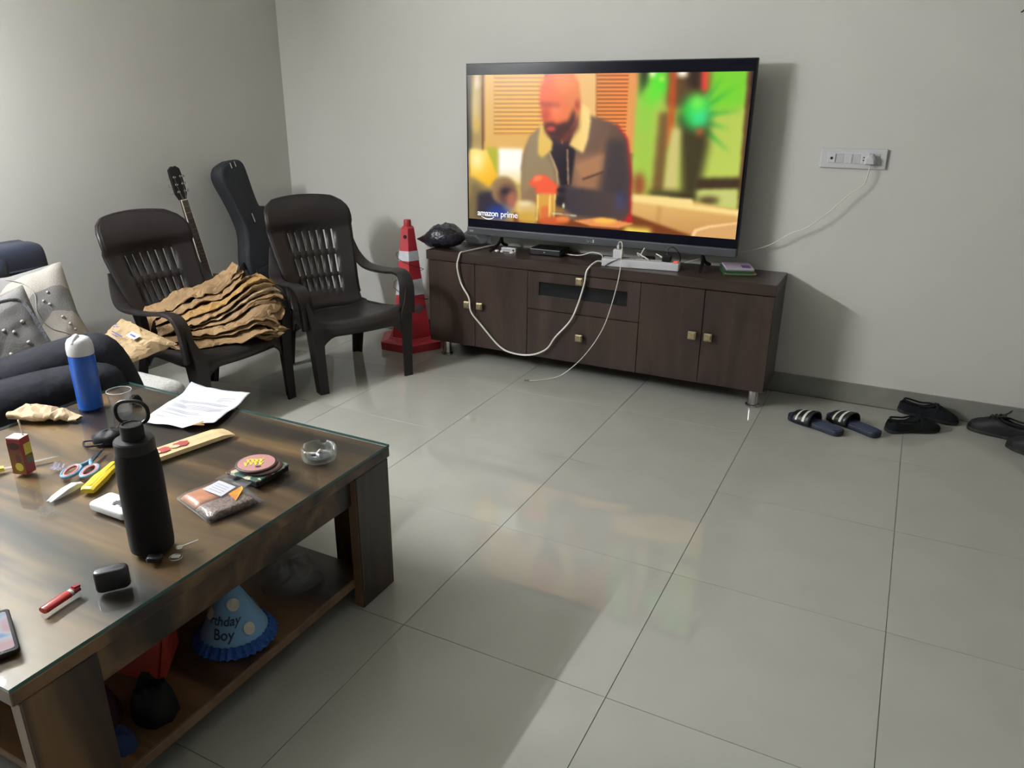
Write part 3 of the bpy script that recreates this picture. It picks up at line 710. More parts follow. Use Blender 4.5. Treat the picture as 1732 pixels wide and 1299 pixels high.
# ---------------------------------------------------------------- kraft paper bags heaped on the chair
def crumple(p, seed, amp, sc):
    """sharp paper creases: ridged noise along and across"""
    q = Vector(p) * sc + Vector((seed * 7.13, seed * 3.7, seed * 1.9))
    n = noise.noise_vector(q)
    rd = lambda k, o: (abs(noise.noise(q * k + Vector((o, o, o)))) - 0.22)
    return Vector(p) + n * amp * 0.8 + Vector((rd(1.7, 3.1), rd(1.7, 9.2), rd(2.1, 5.5) * 1.8)) * amp * 1.3 + Vector((rd(4.2, 1.1), rd(4.2, 7.7), rd(4.0, 2.5) * 1.5)) * amp * 0.55
def paper_bag(bottom, mouth, width, thick, seed, tilt=0.0, gape=1.0, curl=0.0, nu=40, nv=30, amp=0.012):
    """a crumpled flat bag with side gussets: closed at 'bottom', open at 'mouth'"""
    A, B = Vector(bottom), Vector(mouth); ax = (B - A); L = ax.length; ax.normalize()
    side = ax.cross(Vector((0, 0, 1))).normalized(); up = side.cross(ax).normalized()
    R_ = Matrix.Rotation(tilt, 3, ax); side = R_ @ side; up = R_ @ up
    V, F = [], []
    for j in range(nv):
        v = j / (nv - 1); e = max(0, (v - 0.62) / 0.38)
        th = thick * (0.25 + 0.6 * min(1, v * 3) + gape * 1.5 * e ** 1.4)
        w = width * (0.95 + 0.07 * math.sin(v * 5 + seed)) * (1 - 0.16 * gape * e)
        for i in range(nu):
            a = 2 * PI * i / nu
            c, s_ = math.cos(a), math.sin(a)
            c = math.copysign(abs(c) ** 0.55, c); s_ = math.copysign(abs(s_) ** 0.8, s_)
            if abs(c) > 0.9 : c *= 1 - 0.10 * e            # gusset folds in at the mouth
            Lj = L * v * (1 + 0.05 * math.sin(2.0 * a + seed) * v + 0.03 * math.sin(5 * a + seed * 2) * v)
            lift = curl * e ** 2 * (1 if s_ > 0 else 0.3) + 0.012 * e * math.sin(3 * a + seed)
            p = A + ax * Lj + side * (c * w / 2) + up * (s_ * th / 2 + lift)
            V.append(tuple(crumple(p, seed, amp, 10.0)))
    for j in range(nv - 1):
        for i in range(nu):
            i2 = (i + 1) % nu
            a, b, c, d = j * nu + i, j * nu + i2, (j + 1) * nu + i2, (j + 1) * nu + i
            F += [(a, b, c), (a, c, d)] if (i + j) % 2 else [(a, b, d), (b, c, d)]
    F.append(tuple(range(nu)))
    return V, F
BAGS = [  # bottom (closed), mouth, width, thickness, tilt, mouth gape, curl, material, look
    ((-1.87, -0.36, 0.378), (-1.50, -0.03, 0.366), 0.33, 0.016, 0.02, 0.5, 0.00, M_kraft, 'lowest kraft paper bag lying flat on the chair seat'),
    ((-1.80, -0.43, 0.398), (-1.475, -0.07, 0.388), 0.29, 0.018, 0.05, 1.0, 0.02, M_kraft, 'kraft paper bag just above the lowest one of the heap'),
    ((-1.84, -0.41, 0.420), (-1.465, -0.035, 0.425), 0.26, 0.020, -0.05, 2.2, 0.02, M_kraft, 'kraft paper bag with a wide open mouth low in the heap'),
    ((-1.82, -0.42, 0.445), (-1.50, -0.03, 0.455), 0.26, 0.018, 0.10, 0.6, 0.02, M_kraft, 'flattened kraft paper bag above the wide open one'),
    ((-1.86, -0.38, 0.462), (-1.515, 0.00, 0.478), 0.25, 0.018, 0.08, 0.9, 0.03, M_kraft, 'crumpled kraft paper bag in the middle of the heap'),
    ((-1.88, -0.39, 0.482), (-1.535, 0.005, 0.508), 0.24, 0.018, 0.12, 0.6, 0.02, M_kraftl, 'pale creased paper bag above the middle of the heap'),
    ((-1.86, -0.40, 0.500), (-1.56, -0.03, 0.540), 0.24, 0.018, 0.20, 0.7, 0.02, M_kraft, 'kraft paper bag just under the ochre one'),
    ((-1.83, -0.34, 0.525), (-1.555, -0.005, 0.580), 0.23, 0.022, 0.25, 0.8, 0.03, M_kraft2, 'ochre kraft paper bag with a twisted torn top'),
    ((-1.92, -0.37, 0.520), (-1.64, -0.05, 0.605), 0.22, 0.018, 0.40, 0.5, 0.00, M_kraft, 'kraft paper bag folded over near the chair back'),
    ((-1.95, -0.39, 0.520), (-1.69, -0.07, 0.645), 0.20, 0.016, 0.60, 0.8, 0.02, M_kraft, 'topmost kraft paper bag leaning on the slotted chair back'),
]
from mathutils.bvhtree import BVHTree
CH1 = Matrix.Translation((-1.737, -0.234, 0)) @ Matrix.Rotation(math.radians(-3.0), 4, 'Z')
seat_w = [o for o in bpy.data.objects if o.name.startswith('seat') and o.parent == chair1 and not o.name.startswith('seat_rim')][0]
under = [BVHTree.FromPolygons([CH1 @ v.co + Vector((0, 0, 0.0055)) for v in seat_w.data.vertices], [tuple(p.vertices) for p in seat_w.data.polygons])]
back_x = lambda z: float(np.interp(z, [0.30, 0.33, 0.38, 0.46, 0.58, 0.70, 0.78], [-0.145, -0.185, -0.215, -0.25, -0.298, -0.345, -0.375]))
def settle(vf, conform):
    """keep a bag between the chair arms and back, then lay it on whatever is already in the chair"""
    I = CH1.inverted(); V = []
    for p in vf[0]:
        q = I @ Vector(p)
        lim = 0.238 if q.x < 0.21 else 0.30
        q.y = max(-lim, min(lim, q.y)); q.x = max(q.x, back_x(q.z) + 0.034 + 0.045 * (q.y / 0.22) ** 2)
        V.append(CH1 @ q)
    F = vf[1]; me_ = BVHTree.FromPolygons(V, F); A = np.array(V); st = 0.008
    x0, y0 = A[:, 0].min() - 2 * st, A[:, 1].min() - 2 * st
    nx, ny = int((A[:, 0].max() - x0) / st) + 4, int((A[:, 1].max() - y0) / st) + 4
    L = np.full((nx, ny), np.nan)
    for i in range(nx):
        for j in range(ny):
            x, y = x0 + i * st, y0 + j * st
            h = me_.ray_cast(Vector((x, y, -0.5)), Vector((0, 0, 1)))[0]
            if h is None: continue
            tops = [g.z for g in (u.ray_cast(Vector((x, y, 2.0)), Vector((0, 0, -1)))[0] for u in under) if g is not None]
            if tops: L[i, j] = max(tops) + (0.003 if len(under) > 1 else 0.006) - h.z
    if not conform: L = np.where(np.isnan(L), np.nan, np.maximum(L, 0.85 * L))   # leaning bags sink almost onto the ones below
    base = np.nanmin(L) if conform else 0.0
    M_ = np.where(np.isnan(L), -9, L)
    def mx(a, k):
        for ax in (0, 1):
            p = np.pad(a, [(k, k) if q == ax else (0, 0) for q in (0, 1)], mode='edge')
            a = np.max([np.take(p, range(d, d + a.shape[ax]), ax) for d in range(2 * k + 1)], axis=0)
        return a
    def avg(a, k):
        for ax in (0, 1):
            p = np.pad(a, [(k, k) if q == ax else (0, 0) for q in (0, 1)], mode='edge')
            a = np.mean([np.take(p, range(d, d + a.shape[ax]), ax) for d in range(2 * k + 1)], axis=0)
        return a
    for _ in range(60):                                   # carry the edge value outwards over cells with nothing below
        if (M_ > -8).all(): break
        g = mx(M_, 1); M_ = np.where(M_ < -8, g, M_)
    M_ = avg(mx(M_, 2), 2)
    out = []
    for v in V:
        fx, fy = (v.x - x0) / st, (v.y - y0) / st; i, j = int(fx), int(fy); a, b = fx - i, fy - j
        d = M_[i, j] * (1 - a) * (1 - b) + M_[i + 1, j] * a * (1 - b) + M_[i, j + 1] * (1 - a) * b + M_[i + 1, j + 1] * a * b
        out.append((v.x, v.y, v.z + float(d)))
    under.append(BVHTree.FromPolygons(out, F))
    return out, F
for k, (a, b, w, th, tl, gp, cl, m, lab) in enumerate(BAGS):
    mk('paper_bag', settle(paper_bag(a, b, w, th * 0.8, k + 1, tl, gp if k == 2 else gp * 0.35, cl * 0.25, amp=0.009 if k < 8 else 0.011), k < 8), m, label=lab, cat='paper bag', group='kraft paper bags heaped on the chair')

# ---------------------------------------------------------------- traffic cone
t = thing('traffic_cone', 'red hexagonal traffic cone with white bands beside the cabinet', 'traffic cone', (-1.43, 1.005, 0))
def hexa(r, z, rot): return [(-1.43 + r * math.cos(rot + k * PI / 3), 1.005 + r * math.sin(rot + k * PI / 3), z) for k in range(6)]
RB = 0.0
mk('base', loft([hexa(0.198, 0.0, RB), hexa(0.200, 0.045, RB), hexa(0.185, 0.052, RB), hexa(0.150, 0.058, RB), hexa(0.140, 0.066, RB)]), M_red, t)
rz_ = lambda z: np.interp(z, [0.06, 0.12, 0.70], [0.130, 0.118, 0.040])
RC = -PI / 3 + 0.07
def seg(z0, z1, o=0.0): return loft([hexa(rz_(z0) + o, z0, RC), hexa(rz_(z1) + o, z1, RC)])
body = mk('body', join(loft([hexa(rz_(z), z, RC) for z in (0.06, 0.2, 0.45, 0.66, 0.690)] + [hexa(0.030, 0.700, RC)])), M_red, t)
mk('cap', lathe([(0.021, 0.698), (0.021, 0.730), (0.018, 0.736), (0.001, 0.737)], 20, -1.43, 1.005), M_red, t, auto=40)
mk('reflective_band', seg(0.510, 0.565, 0.0025), M_reflect, t); mk('reflective_band', seg(0.315, 0.405, 0.0025), M_reflect, t)
def face_pt(z, off, out=0.004, k=0):
    A = Vector(hexa(rz_(z), z, RC)[k]); B = Vector(hexa(rz_(z), z, RC)[(k + 1) % 6]); p = A.lerp(B, off); n = Vector((p.x + 1.43, p.y - 1.005, 0)).normalized(); return p + n * out, n
p, n = face_pt(0.235, 0.55, 0.001)
disc = lathe([(0.030, 0), (0.030, 0.002)], 24)
mk('sticker', xf(disc, Matrix.Translation(p) @ n.to_track_quat('Z', 'Y').to_matrix().to_4x4()), mat('grey_sticker', (0.17, 0.14, 0.13), rough=0.5, var=0.1), t, label='round grey sticker')
p, n = face_pt(0.645, 0.62, 0.0005, 5)
mk('hole', xf(lathe([(0.011, 0), (0.011, 0.002)], 16), Matrix.Translation(p) @ n.to_track_quat('Z', 'Y').to_matrix().to_4x4()), M_black, t)
wr = []
for k in range(44):
    a = -2.9 + k * 0.3; z = 0.55 - k * 0.0085; r = rz_(z) + 0.004 + 0.006 * abs(math.sin(k * 1.7))
    wr.append((-1.43 + r * math.cos(a), 1.005 + r * math.sin(a), z))
mk('wire', tube(wr, 0.0017, 5, 3), M_black, t, smooth=True, label='thin black wire wound round the cone')

# ---------------------------------------------------------------- guitar leaning on the left wall
def leaning(name, label, cat, base, top):
    """empty whose local z runs from base to top and whose local x faces the room"""
    b, tp = Vector(base), Vector(top); z = (tp - b).normalized(); x = Vector((1, 0, 0)); x = (x - z * x.dot(z)).normalized(); y = z.cross(x)
    t = thing(name, label, cat); t.matrix_basis = Matrix(((x.x, y.x, z.x, b.x), (x.y, y.y, z.y, b.y), (x.z, y.z, z.z, b.z), (0, 0, 0, 1)))
    return t
t = leaning('guitar', 'acoustic guitar with a black headstock leaning on the wall behind the paper bags', 'guitar', (-2.20, 0.29, 0.012), (-2.395, 0.226, 1.045))
M_gbody = wood('guitar_top', (0.10, 0.045, 0.02), (0.16, 0.08, 0.035), (0.22, 0.12, 0.05), scale=(4, 20, 2), rough=0.15)
def gout(s=1.0):
    half = [(0.0, 0.0), (0.10, 0.01), (0.165, 0.06), (0.185, 0.13), (0.165, 0.21), (0.125, 0.265), (0.12, 0.30), (0.135, 0.36), (0.12, 0.425), (0.07, 0.46), (0.03, 0.465)]
    c = catmull([(a * s, b, 0) for a, b in half], 4)
    return [(p.x, p.y) for p in c] + [(-p.x, p.y) for p in reversed(c[1:])]
def yz(vf): return [(-p[2], p[0], p[1]) for p in vf[0]], vf[1]    # outline in (y, z), depth along -x
gb = mk('body', yz(prism(gout(), -0.045, 0.045, 0.004)), M_gbody, t, local=True, auto=35)
mk('sound_hole', xf(lathe([(0.048, 0), (0.048, 0.001)], 28), Matrix.Translation((0.0452, 0, 0.30)) @ Matrix.Rotation(PI / 2, 4, 'Y')), M_black, gb, local=True)
mk('bridge', box(0.045, 0.055, -0.07, 0.07, 0.115, 0.14, 0.003), M_black, gb, local=True)
nk = mk('neck', loft([[(0.052, -0.028, 0.33), (0.052, 0.028, 0.33), (0.04, 0.024, 0.33), (0.04, -0.024, 0.33)], [(0.052, -0.028, 0.45), (0.052, 0.028, 0.45), (0.02, 0.02, 0.45), (0.02, -0.02, 0.45)], [(0.052, -0.022, 0.875), (0.052, 0.022, 0.875), (0.032, 0.016, 0.875), (0.032, -0.016, 0.875)]]), mat('neck_wood', (0.035, 0.02, 0.014), rough=0.35, var=0.2, stretch=(20, 20, 1), bump=0.02), t, local=True)
mk('binding', join(*[loft([[(0.0535, s * 0.0285, 0.34), (0.0535, s * 0.0255, 0.34), (0.049, s * 0.0255, 0.34), (0.049, s * 0.0285, 0.34)], [(0.0535, s * 0.0225, 0.875), (0.0535, s * 0.0195, 0.875), (0.049, s * 0.0195, 0.875), (0.049, s * 0.0225, 0.875)]]) for s in (-1, 1)], box(0.0495, 0.0545, -0.0225, 0.0225, 0.872, 0.878)), mat('cream_binding', (0.62, 0.58, 0.45), rough=0.4, bump=0.01), nk, local=True, label='cream binding and nut')
for k in range(14):
    z = 0.875 - 0.62 * (1 - 2 ** (-(k + 1) / 12)); mk('fret', box(0.052, 0.0532, -0.022, 0.022, z - 0.0008, z + 0.0008), M_steel, nk, local=True)
hd = mk('headstock', yz(prism([(-0.021, 0.877), (-0.036, 0.91), (-0.037, 1.0), (-0.034, 1.035), (-0.012, 1.05), (0.0, 1.046), (0.012, 1.05), (0.034, 1.035), (0.037, 1.0), (0.036, 0.91), (0.021, 0.877)], -0.046, -0.030, 0.002)), M_black, t, local=True)
for s in (-1, 1):
    for k in range(3):
        z = 0.918 + k * 0.038
        pg = mk('tuning_peg', join(xf(lathe([(0.006, 0), (0.006, 0.003), (0.0035, 0.004), (0.0035, 0.014)], 12), Matrix.Translation((0.046, s * 0.021, z)) @ Matrix.Rotation(PI / 2, 4, 'Y'))), M_steel, hd, local=True)
        mk('tuner_button', join(box(0.033, 0.043, *sorted((s * 0.047, s * 0.060)), z - 0.007, z + 0.007, 0.003), box(0.036, 0.040, *sorted((s * 0.034, s * 0.048)), z - 0.002, z + 0.002)), M_steel, hd, local=True)
for k in range(6):
    y = -0.016 + k * 0.0064; mk('string', tube([(0.056, y * 1.3, 0.13), (0.0555, y, 0.875), (0.050, (-0.021 if k < 3 else 0.021), 0.918 + (abs(k - 2.5) - 0.5) * 0.038)], 0.0005, 4, 1), M_steel, nk, local=True)

# guitar gig bag
t = leaning('guitar_case', 'black padded guitar gig bag leaning in the corner behind the empty chair', 'guitar case', (-2.17, 0.79, 0.028), (-2.36, 0.585, 1.06))
half_l = [(0.0, 0.0), (-0.14, 0.005), (-0.195, 0.06), (-0.205, 0.16), (-0.185, 0.25), (-0.165, 0.31), (-0.165, 0.38), (-0.170, 0.44), (-0.155, 0.52), (-0.115, 0.60), (-0.085, 0.68), (-0.085, 0.78), (-0.098, 0.88), (-0.112, 0.96), (-0.105, 1.01), (-0.07, 1.045), (0.0, 1.058)]
half_r = [(0.0, 1.058), (0.06, 1.045), (0.085, 1.01), (0.085, 0.94), (0.080, 0.85), (0.082, 0.78), (0.10, 0.765), (0.155, 0.74), (0.185, 0.68), (0.185, 0.58), (0.165, 0.50), (0.16, 0.40), (0.175, 0.30), (0.205, 0.20), (0.205, 0.08), (0.15, 0.01), (0.0, 0.0)]
oc = [(p.x, p.y) for p in catmull([(a, b, 0) for a, b in half_l], 3)[:-1]] + [(p.x, p.y) for p in catmull([(a, b, 0) for a, b in half_r], 3)[:-1]]
M_gig = mat('black_nylon', (0.013, 0.015, 0.020), rough=0.7, var=0.2, vscale=20, bump=0.3, bscale=300)
cs = mk('bag_body', yz(prism(oc, -0.055, 0.045, 0.022, 4)), M_gig, t, local=True, auto=40)
oc2 = [((a - 0.0) * 0.86, 0.02 + b * 0.62) for a, b in oc if b < 0.74]
mk('pocket', box(0.052, 0.064, -0.13, 0.12, 0.10, 0.46, 0.012, 3), M_gig, cs, local=True)
mk('zip_pull', box(0.054, 0.058, -0.008, 0.0, 0.70, 0.752, 0.0015), M_steel, cs, local=True, label='silver zip pull')
for y in (-0.02, 0.012): mk('zip_pull', box(0.050, 0.056, y, y + 0.006, 1.015, 1.045, 0.001), M_steel, cs, local=True)
mk('strap', tube([(0.02, -0.16, 0.50), (0.055, -0.235, 0.49), (0.06, -0.245, 0.43), (0.05, -0.21, 0.36), (0.02, -0.17, 0.30)], 1.0, 10, 6, flat=(0.004, 0.020), up=(1, 0.5, 0)), M_gig, cs, local=True, auto=50)

# ---------------------------------------------------------------- sofa, cushions, courier bag
SFX0, SFX1, SFY0, SFY1 = -2.40, -1.385, -2.75, -0.655
t = thing('sofa', 'navy leather sofa with a grey woven seat against the wall', 'sofa', (-1.9, -1.7, 0))
def soft_box(x0, x1, y0, y1, z0, z1, r, dome=0.0, seg=4):
    V, F = box(x0, x1, y0, y1, z0, z1, r, seg)
    return V, F
M_nav2 = M_navy
mk('base', box(SFX0 + 0.02, SFX1 - 0.05, SFY0 + 0.03, SFY1 - 0.06, 0.05, 0.18, 0.02), M_navy, t)
for x in (SFX0 + 0.10, SFX1 - 0.14):
    for y in (SFY0 + 0.12, SFY1 - 0.15): mk('leg', lathe([(0.018, 0), (0.025, 0.052)], 14, x, y), M_black, t, auto=40)
mk('seat_cushion', soft_box(-2.20, SFX1, -1.70, SFY1, 0.155, 0.325, 0.055), M_fabric, t, smooth=True, label='grey woven seat cushion')
mk('seat_cushion', soft_box(-2.20, SFX1, SFY0 + 0.03, -1.705, 0.155, 0.325, 0.055), M_fabric, t, smooth=True, label='grey woven seat cushion')
# raked leather back with a padded top roll
def back_sec(y, k=1.0):
    pts = [(-2.12, 0.16), (-2.16, 0.45), (-2.195, 0.66), (-2.205, 0.755), (-2.225, 0.795), (-2.27, 0.805), (-2.33, 0.80), (-2.365, 0.775), (-2.37, 0.45), (-2.37, 0.16)]
    c = catmull([(a, 0, b) for a, b in pts], 3)
    cx, cz = -2.25, 0.45
    return [(cx + (p.x - cx) * k, y, cz + (p.z - cz) * (0.02 * 0 + 1 - (1 - k) * 0.35)) for p in c]
bk = mk('backrest', loft([back_sec(SFY0, 0.75), back_sec(SFY0 + 0.03, 0.97), back_sec(SFY0 + 0.06), back_sec(-1.70), back_sec(-0.69), back_sec(-0.650, 0.985), back_sec(-0.635, 0.93)]), M_navy, t, auto=45)
mk('top_seam', tube([(-2.200, SFY0 + 0.05, 0.70), (-2.200, -1.7, 0.70), (-2.200, -0.66, 0.70)], 0.006, 8, 6), M_navy, bk, smooth=True)
def pillow(u, v, n, c, w, h, th, seed, corner=0.1, nu=26):
    """square cushion: u right, v up, n outwards"""
    u, v, n, c = Vector(u).normalized(), Vector(v).normalized(), Vector(n).normalized(), Vector(c)
    V, F = [], []
    def P(a, b, s):
        d = (1 - abs(a) ** 2.6) * (1 - abs(b) ** 2.6); k = 1 - corner * (1 - a * a * b * b) * 0.5
        wr = noise.noise(Vector((a * 3 + seed, b * 3, s))) * 0.010 + 0.006 * abs(noise.noise(Vector((a * 6, b * 2.5 + seed, s * 2))))
        return c + u * (a * w / 2 * (1 - corner * (1 - abs(b)) * a * a)) + v * (b * h / 2 * (1 - corner * (1 - abs(a)) * b * b)) + n * s * (th / 2 * d ** 0.55 + wr * d ** 0.5)
    for s in (1, -1):
        o = len(V)
        for j in range(nu):
            for i in range(nu): V.append(tuple(P(-1 + 2 * i / (nu - 1), -1 + 2 * j / (nu - 1), s)))
        for j in range(nu - 1):
            for i in range(nu - 1): F.append((o + j * nu + i, o + j * nu + i + 1, o + (j + 1) * nu + i + 1, o + (j + 1) * nu + i))
    return (V, F), P
def two_tone(name, c1, c2, scale, rough=0.85):
    m, nt, out = new_mat(name)
    b = N(nt, 'ShaderNodeBsdfPrincipled'); b.inputs['Roughness'].default_value = rough
    tc = N(nt, 'ShaderNodeTexCoord'); w = N(nt, 'ShaderNodeTexWave', Scale=scale, Distortion=7.0, Detail=1.0)
    w.inputs['Detail Scale'].default_value = 0.9
    nt.links.new(tc.outputs['Object'], w.inputs['Vector'])
    rp = N(nt, 'ShaderNodeValToRGB'); rp.color_ramp.interpolation = 'CONSTANT'
    rp.color_ramp.elements[0].color = (*c1, 1); rp.color_ramp.elements[1].position = 0.52; rp.color_ramp.elements[1].color = (*c2, 1)
    nt.links.new(w.outputs['Fac'], rp.inputs['Fac']); nt.links.new(rp.outputs['Color'], b.inputs['Base Color'])
    nb = N(nt, 'ShaderNodeTexNoise', Scale=250.0); nt.links.new(tc.outputs['Object'], nb.inputs['Vector'])
    bp = N(nt, 'ShaderNodeBump', Strength=0.25, Distance=0.01); nt.links.new(nb.outputs['Fac'], bp.inputs['Height']); nt.links.new(bp.outputs['Normal'], b.inputs['Normal'])
    nt.links.new(b.outputs['BSDF'], out.inputs['Surface']); return m
M_pil1 = two_tone('beige_grey_print', (0.32, 0.295, 0.255), (0.165, 0.16, 0.155), 2.6)
M_pil2 = two_tone('grey_print', (0.15, 0.145, 0.14), (0.105, 0.10, 0.098), 3.2)
M_lace = mat('lattice_trim', (0.10, 0.10, 0.11), rough=0.8, var=0.5, vscale=140, bump=0.4, bscale=200)
M_dot = mat('shiny_button', (0.26, 0.24, 0.21), rough=0.3, bump=0.02)
vf, P = pillow((0.25, 1, 0.05), (-0.42, 0.0, 1), (1, -0.25, 0.42), (-1.985, -0.90, 0.535), 0.42, 0.44, 0.15, 3.0)
pl = mk('cushion', vf, M_pil1, at=(-1.985, -0.90, 0.33), smooth=True, label='beige and grey patterned cushion leaning on the sofa back', cat='cushion', group='patterned sofa cushions')
for a, b in ((0.45, 0.45), (0.30, 0.30), (0.38, 0.22), (0.52, -0.05), (0.60, -0.2), (0.66, -0.32), (-0.2, 0.5)):
    p = P(a, b, 1); mk('button', mv(lathe([(0.007, -0.002), (0.006, 0.003), (0.001, 0.006)], 10), p.x, p.y, p.z, ry=1.0), M_dot, pl, smooth=True)
mk('piping', tube([P(a, b, 1) + Vector((0.001, 0, 0.0005)) for a, b in ((-0.1, 0.9), (0.12, 0.72), (0.20, 0.45), (0.1, 0.1), (0.22, -0.2), (0.5, -0.4), (0.72, -0.75))], 0.0018, 6, 5), M_dot, pl, smooth=True)
vf, P = pillow((0.35, 1, 0.25), (-0.45, -0.1, 1), (1, -0.35, 0.45), (-1.855, -1.115, 0.520), 0.37, 0.35, 0.13, 8.0)
pl = mk('cushion', vf, M_pil2, at=(-1.855, -1.115, 0.34), smooth=True, label='darker grey cushion edged with a lattice trim', cat='cushion', group='patterned sofa cushions')
mk('lattice_trim', tube([P(a, b, 1) + Vector((0.001, 0, 0.001)) for a, b in ((-0.7, 0.93), (0.2, 0.85), (0.62, 0.76), (0.80, 0.62), (0.86, 0.3), (0.88, -0.3), (0.86, -0.85))], 1.0, 8, 7, flat=(0.002, 0.009), up=(1, 0, 0)), M_lace, pl, smooth=True)
for a, b in ((0.35, 0.1), (0.2, 0.2), (0.5, -0.2), (0.1, -0.3), (0.6, 0.25)):
    p = P(a, b, 1); mk('button', mv(lathe([(0.008, -0.002), (0.007, 0.003), (0.001, 0.006)], 10), p.x, p.y, p.z, ry=1.0), M_dot, pl, smooth=True)
vf, P = pillow((0.0, 1, -0.08), (-0.16, 0.0, 1), (1, 0, 0.16), (-2.155, -1.00, 0.660), 0.36, 0.25, 0.05, 5.0)
mk('cushion', vf, M_navy, at=(-2.155, -1.00, 0.5), smooth=True, label='small plain dark navy cushion behind the patterned ones', cat='cushion')
mk('card_box', mv(box(-0.006, 0.006, -0.050, 0.050, 0, 0.150, 0.002), -1.694, -1.142, 0.3255, rz=-0.35, ry=-0.22), M_white, label='small white box standing between the trimmed cushion and the denim leg', cat='box')
def envelope():
    V, F = [], []; nu, nv = 22, 16
    A, Bc, Cc, D = Vector((-1.925, -0.675, 0.395)), Vector((-1.84, -0.590, 0.500)), Vector((-1.525, -0.580, 0.430)), Vector((-1.69, -0.725, 0.350))
    for s in (1, -1):
        o = len(V)
        for j in range(nv):
            b = j / (nv - 1)
            for i in range(nu):
                a = i / (nu - 1)
                p = A.lerp(D, a).lerp(Bc.lerp(Cc, a), b)
                d = (1 - abs(2 * a - 1) ** 4) * (1 - abs(2 * b - 1) ** 4)
                nrm = Vector((0.35, -0.72, 0.6))
                q = p + nrm * s * (0.040 * d ** 0.7)
                q = q + (crumple(q, 21.0, 0.016, 8.0) - q) * d ** 0.3
                V.append(tuple(q))
        for j in range(nv - 1):
            for i in range(nu - 1):
                a_, b_, c_, d_ = o + j * nu + i, o + j * nu + i + 1, o + (j + 1) * nu + i + 1, o + (j + 1) * nu + i
                F += [(a_, b_, c_), (a_, c_, d_)] if (i + j) % 2 else [(a_, b_, d_), (b_, c_, d_)]
    def at(a, b): 
        p = A.lerp(D, a).lerp(Bc.lerp(Cc, a), b); return p + Vector((0.35, -0.72, 0.6)) * 0.056
    return (V, F), at
vf, at_ = envelope()
en = mk('courier_bag', vf, mat('courier_kraft', (0.34, 0.235, 0.12), rough=0.7, var=0.06, vscale=9, bump=0.1), label='kraft courier bag with blue print and a white label on the sofa end', cat='paper bag')
def patch(at, a0, a1, b0, b1, off=0.0):
    n = Vector((0.35, -0.72, 0.6)) * off
    return [tuple(at(a, b) + n) for a, b in ((a0, b0), (a1, b0), (a1, b1), (a0, b1))], [(0, 1, 2, 3)]
mk('label_patch', patch(at_, 0.48, 0.66, 0.60, 0.76, 0.002), M_paper, en, label='white address label')
mk('print', join(patch(at_, 0.52, 0.62, 0.66, 0.70, 0.006), patch(at_, 0.22, 0.46, 0.52, 0.545, 0.0), patch(at_, 0.26, 0.40, 0.46, 0.48, 0.0)), M_blueink, en)
mk('print_mark', join(*[(lambda c: ([tuple(at_(c[0] + dx, c[1] + dy)) for dx, dy in ((-0.035, 0), (0.02, 0.03), (0.035, 0.05), (0.0, -0.02))], [(0, 1, 2, 3)]))(c) for c in ((0.18, 0.66), (0.22, 0.70), (0.17, 0.73))]), M_blueink, en)

# ---------------------------------------------------------------- person on the sofa (dark jeans, legs crossed)
def skin_body(name, joints, edges, m, parent=None, root=0, sub=2, **kw):
    me = bpy.data.meshes.new(name); base = Vector((-1.75, -1.45, 0.0))
    I = world_of(parent).inverted() if parent else Matrix.Translation(-base)
    me.from_pydata([tuple(I @ Vector(j[:3])) for j in joints], edges, []); me.materials.append(m)
    o = bpy.data.objects.new(name, me); COL.objects.link(o)
    if parent: o.parent = parent
    else: o.location = base
    md = o.modifiers.new('skin', 'SKIN'); md.use_smooth_shade = True
    for k, j in enumerate(joints):
        r = j[3]; me.skin_vertices[0].data[k].radius = (r, r) if not isinstance(r, tuple) else r
        me.skin_vertices[0].data[k].use_root = (k == root)
    subsurf(o, sub); tag(o, **kw); return o
J = {  # name: x, y, z, radius
 'pel': (-1.80, -1.48, 0.41, 0.120), 'wai': (-1.90, -1.55, 0.60, 0.115), 'che': (-2.00, -1.64, 0.80, 0.130), 'nck': (-2.03, -1.68, 0.985, 0.055), 'hd1': (-2.005, -1.655, 1.065, 0.088), 'hd2': (-2.01, -1.66, 1.135, 0.118), 'hd3': (-2.02, -1.67, 1.215, 0.098),
 'hl': (-1.765, -1.34, 0.385, 0.088), 'kl': (-1.415, -0.985, 0.555, 0.066), 'al': (-1.275, -0.915, 0.09, 0.040), 'fl': (-1.225, -0.885, 0.040, 0.034), 'tl': (-1.15, -0.82, 0.026, 0.024),
 'hr': (-1.655, -1.45, 0.375, 0.092), 'kr': (-1.350, -1.020, 0.468, 0.063), 'ar': (-1.312, -1.09, 0.09, 0.040), 'fr': (-1.300, -1.05, 0.040, 0.034), 'tr': (-1.290, -0.985, 0.026, 0.024),
 'sl': (-2.09, -1.50, 0.90, 0.062), 'el': (-1.93, -1.37, 0.70, 0.045), 'wl': (-1.71, -1.38, 0.60, 0.030), 'sr': (-1.95, -1.79, 0.90, 0.062), 'er': (-1.80, -1.80, 0.66, 0.045), 'wr': (-1.66, -1.62, 0.56, 0.030)}
names = list(J); ix = {n: k for k, n in enumerate(names)}
E_ = [('pel', 'wai'), ('wai', 'che'), ('che', 'nck'), ('nck', 'hd1'), ('hd1', 'hd2'), ('hd2', 'hd3'), ('pel', 'hl'), ('hl', 'kl'), ('kl', 'al'), ('al', 'fl'), ('fl', 'tl'), ('pel', 'hr'), ('hr', 'kr'), ('kr', 'ar'), ('ar', 'fr'), ('fr', 'tr'), ('che', 'sl'), ('sl', 'el'), ('el', 'wl'), ('che', 'sr'), ('sr', 'er'), ('er', 'wr')]
bj = [J[n][:3] + (J[n][3] * 0.90,) for n in names]; be = [(ix[a], ix[b]) for a, b in E_]
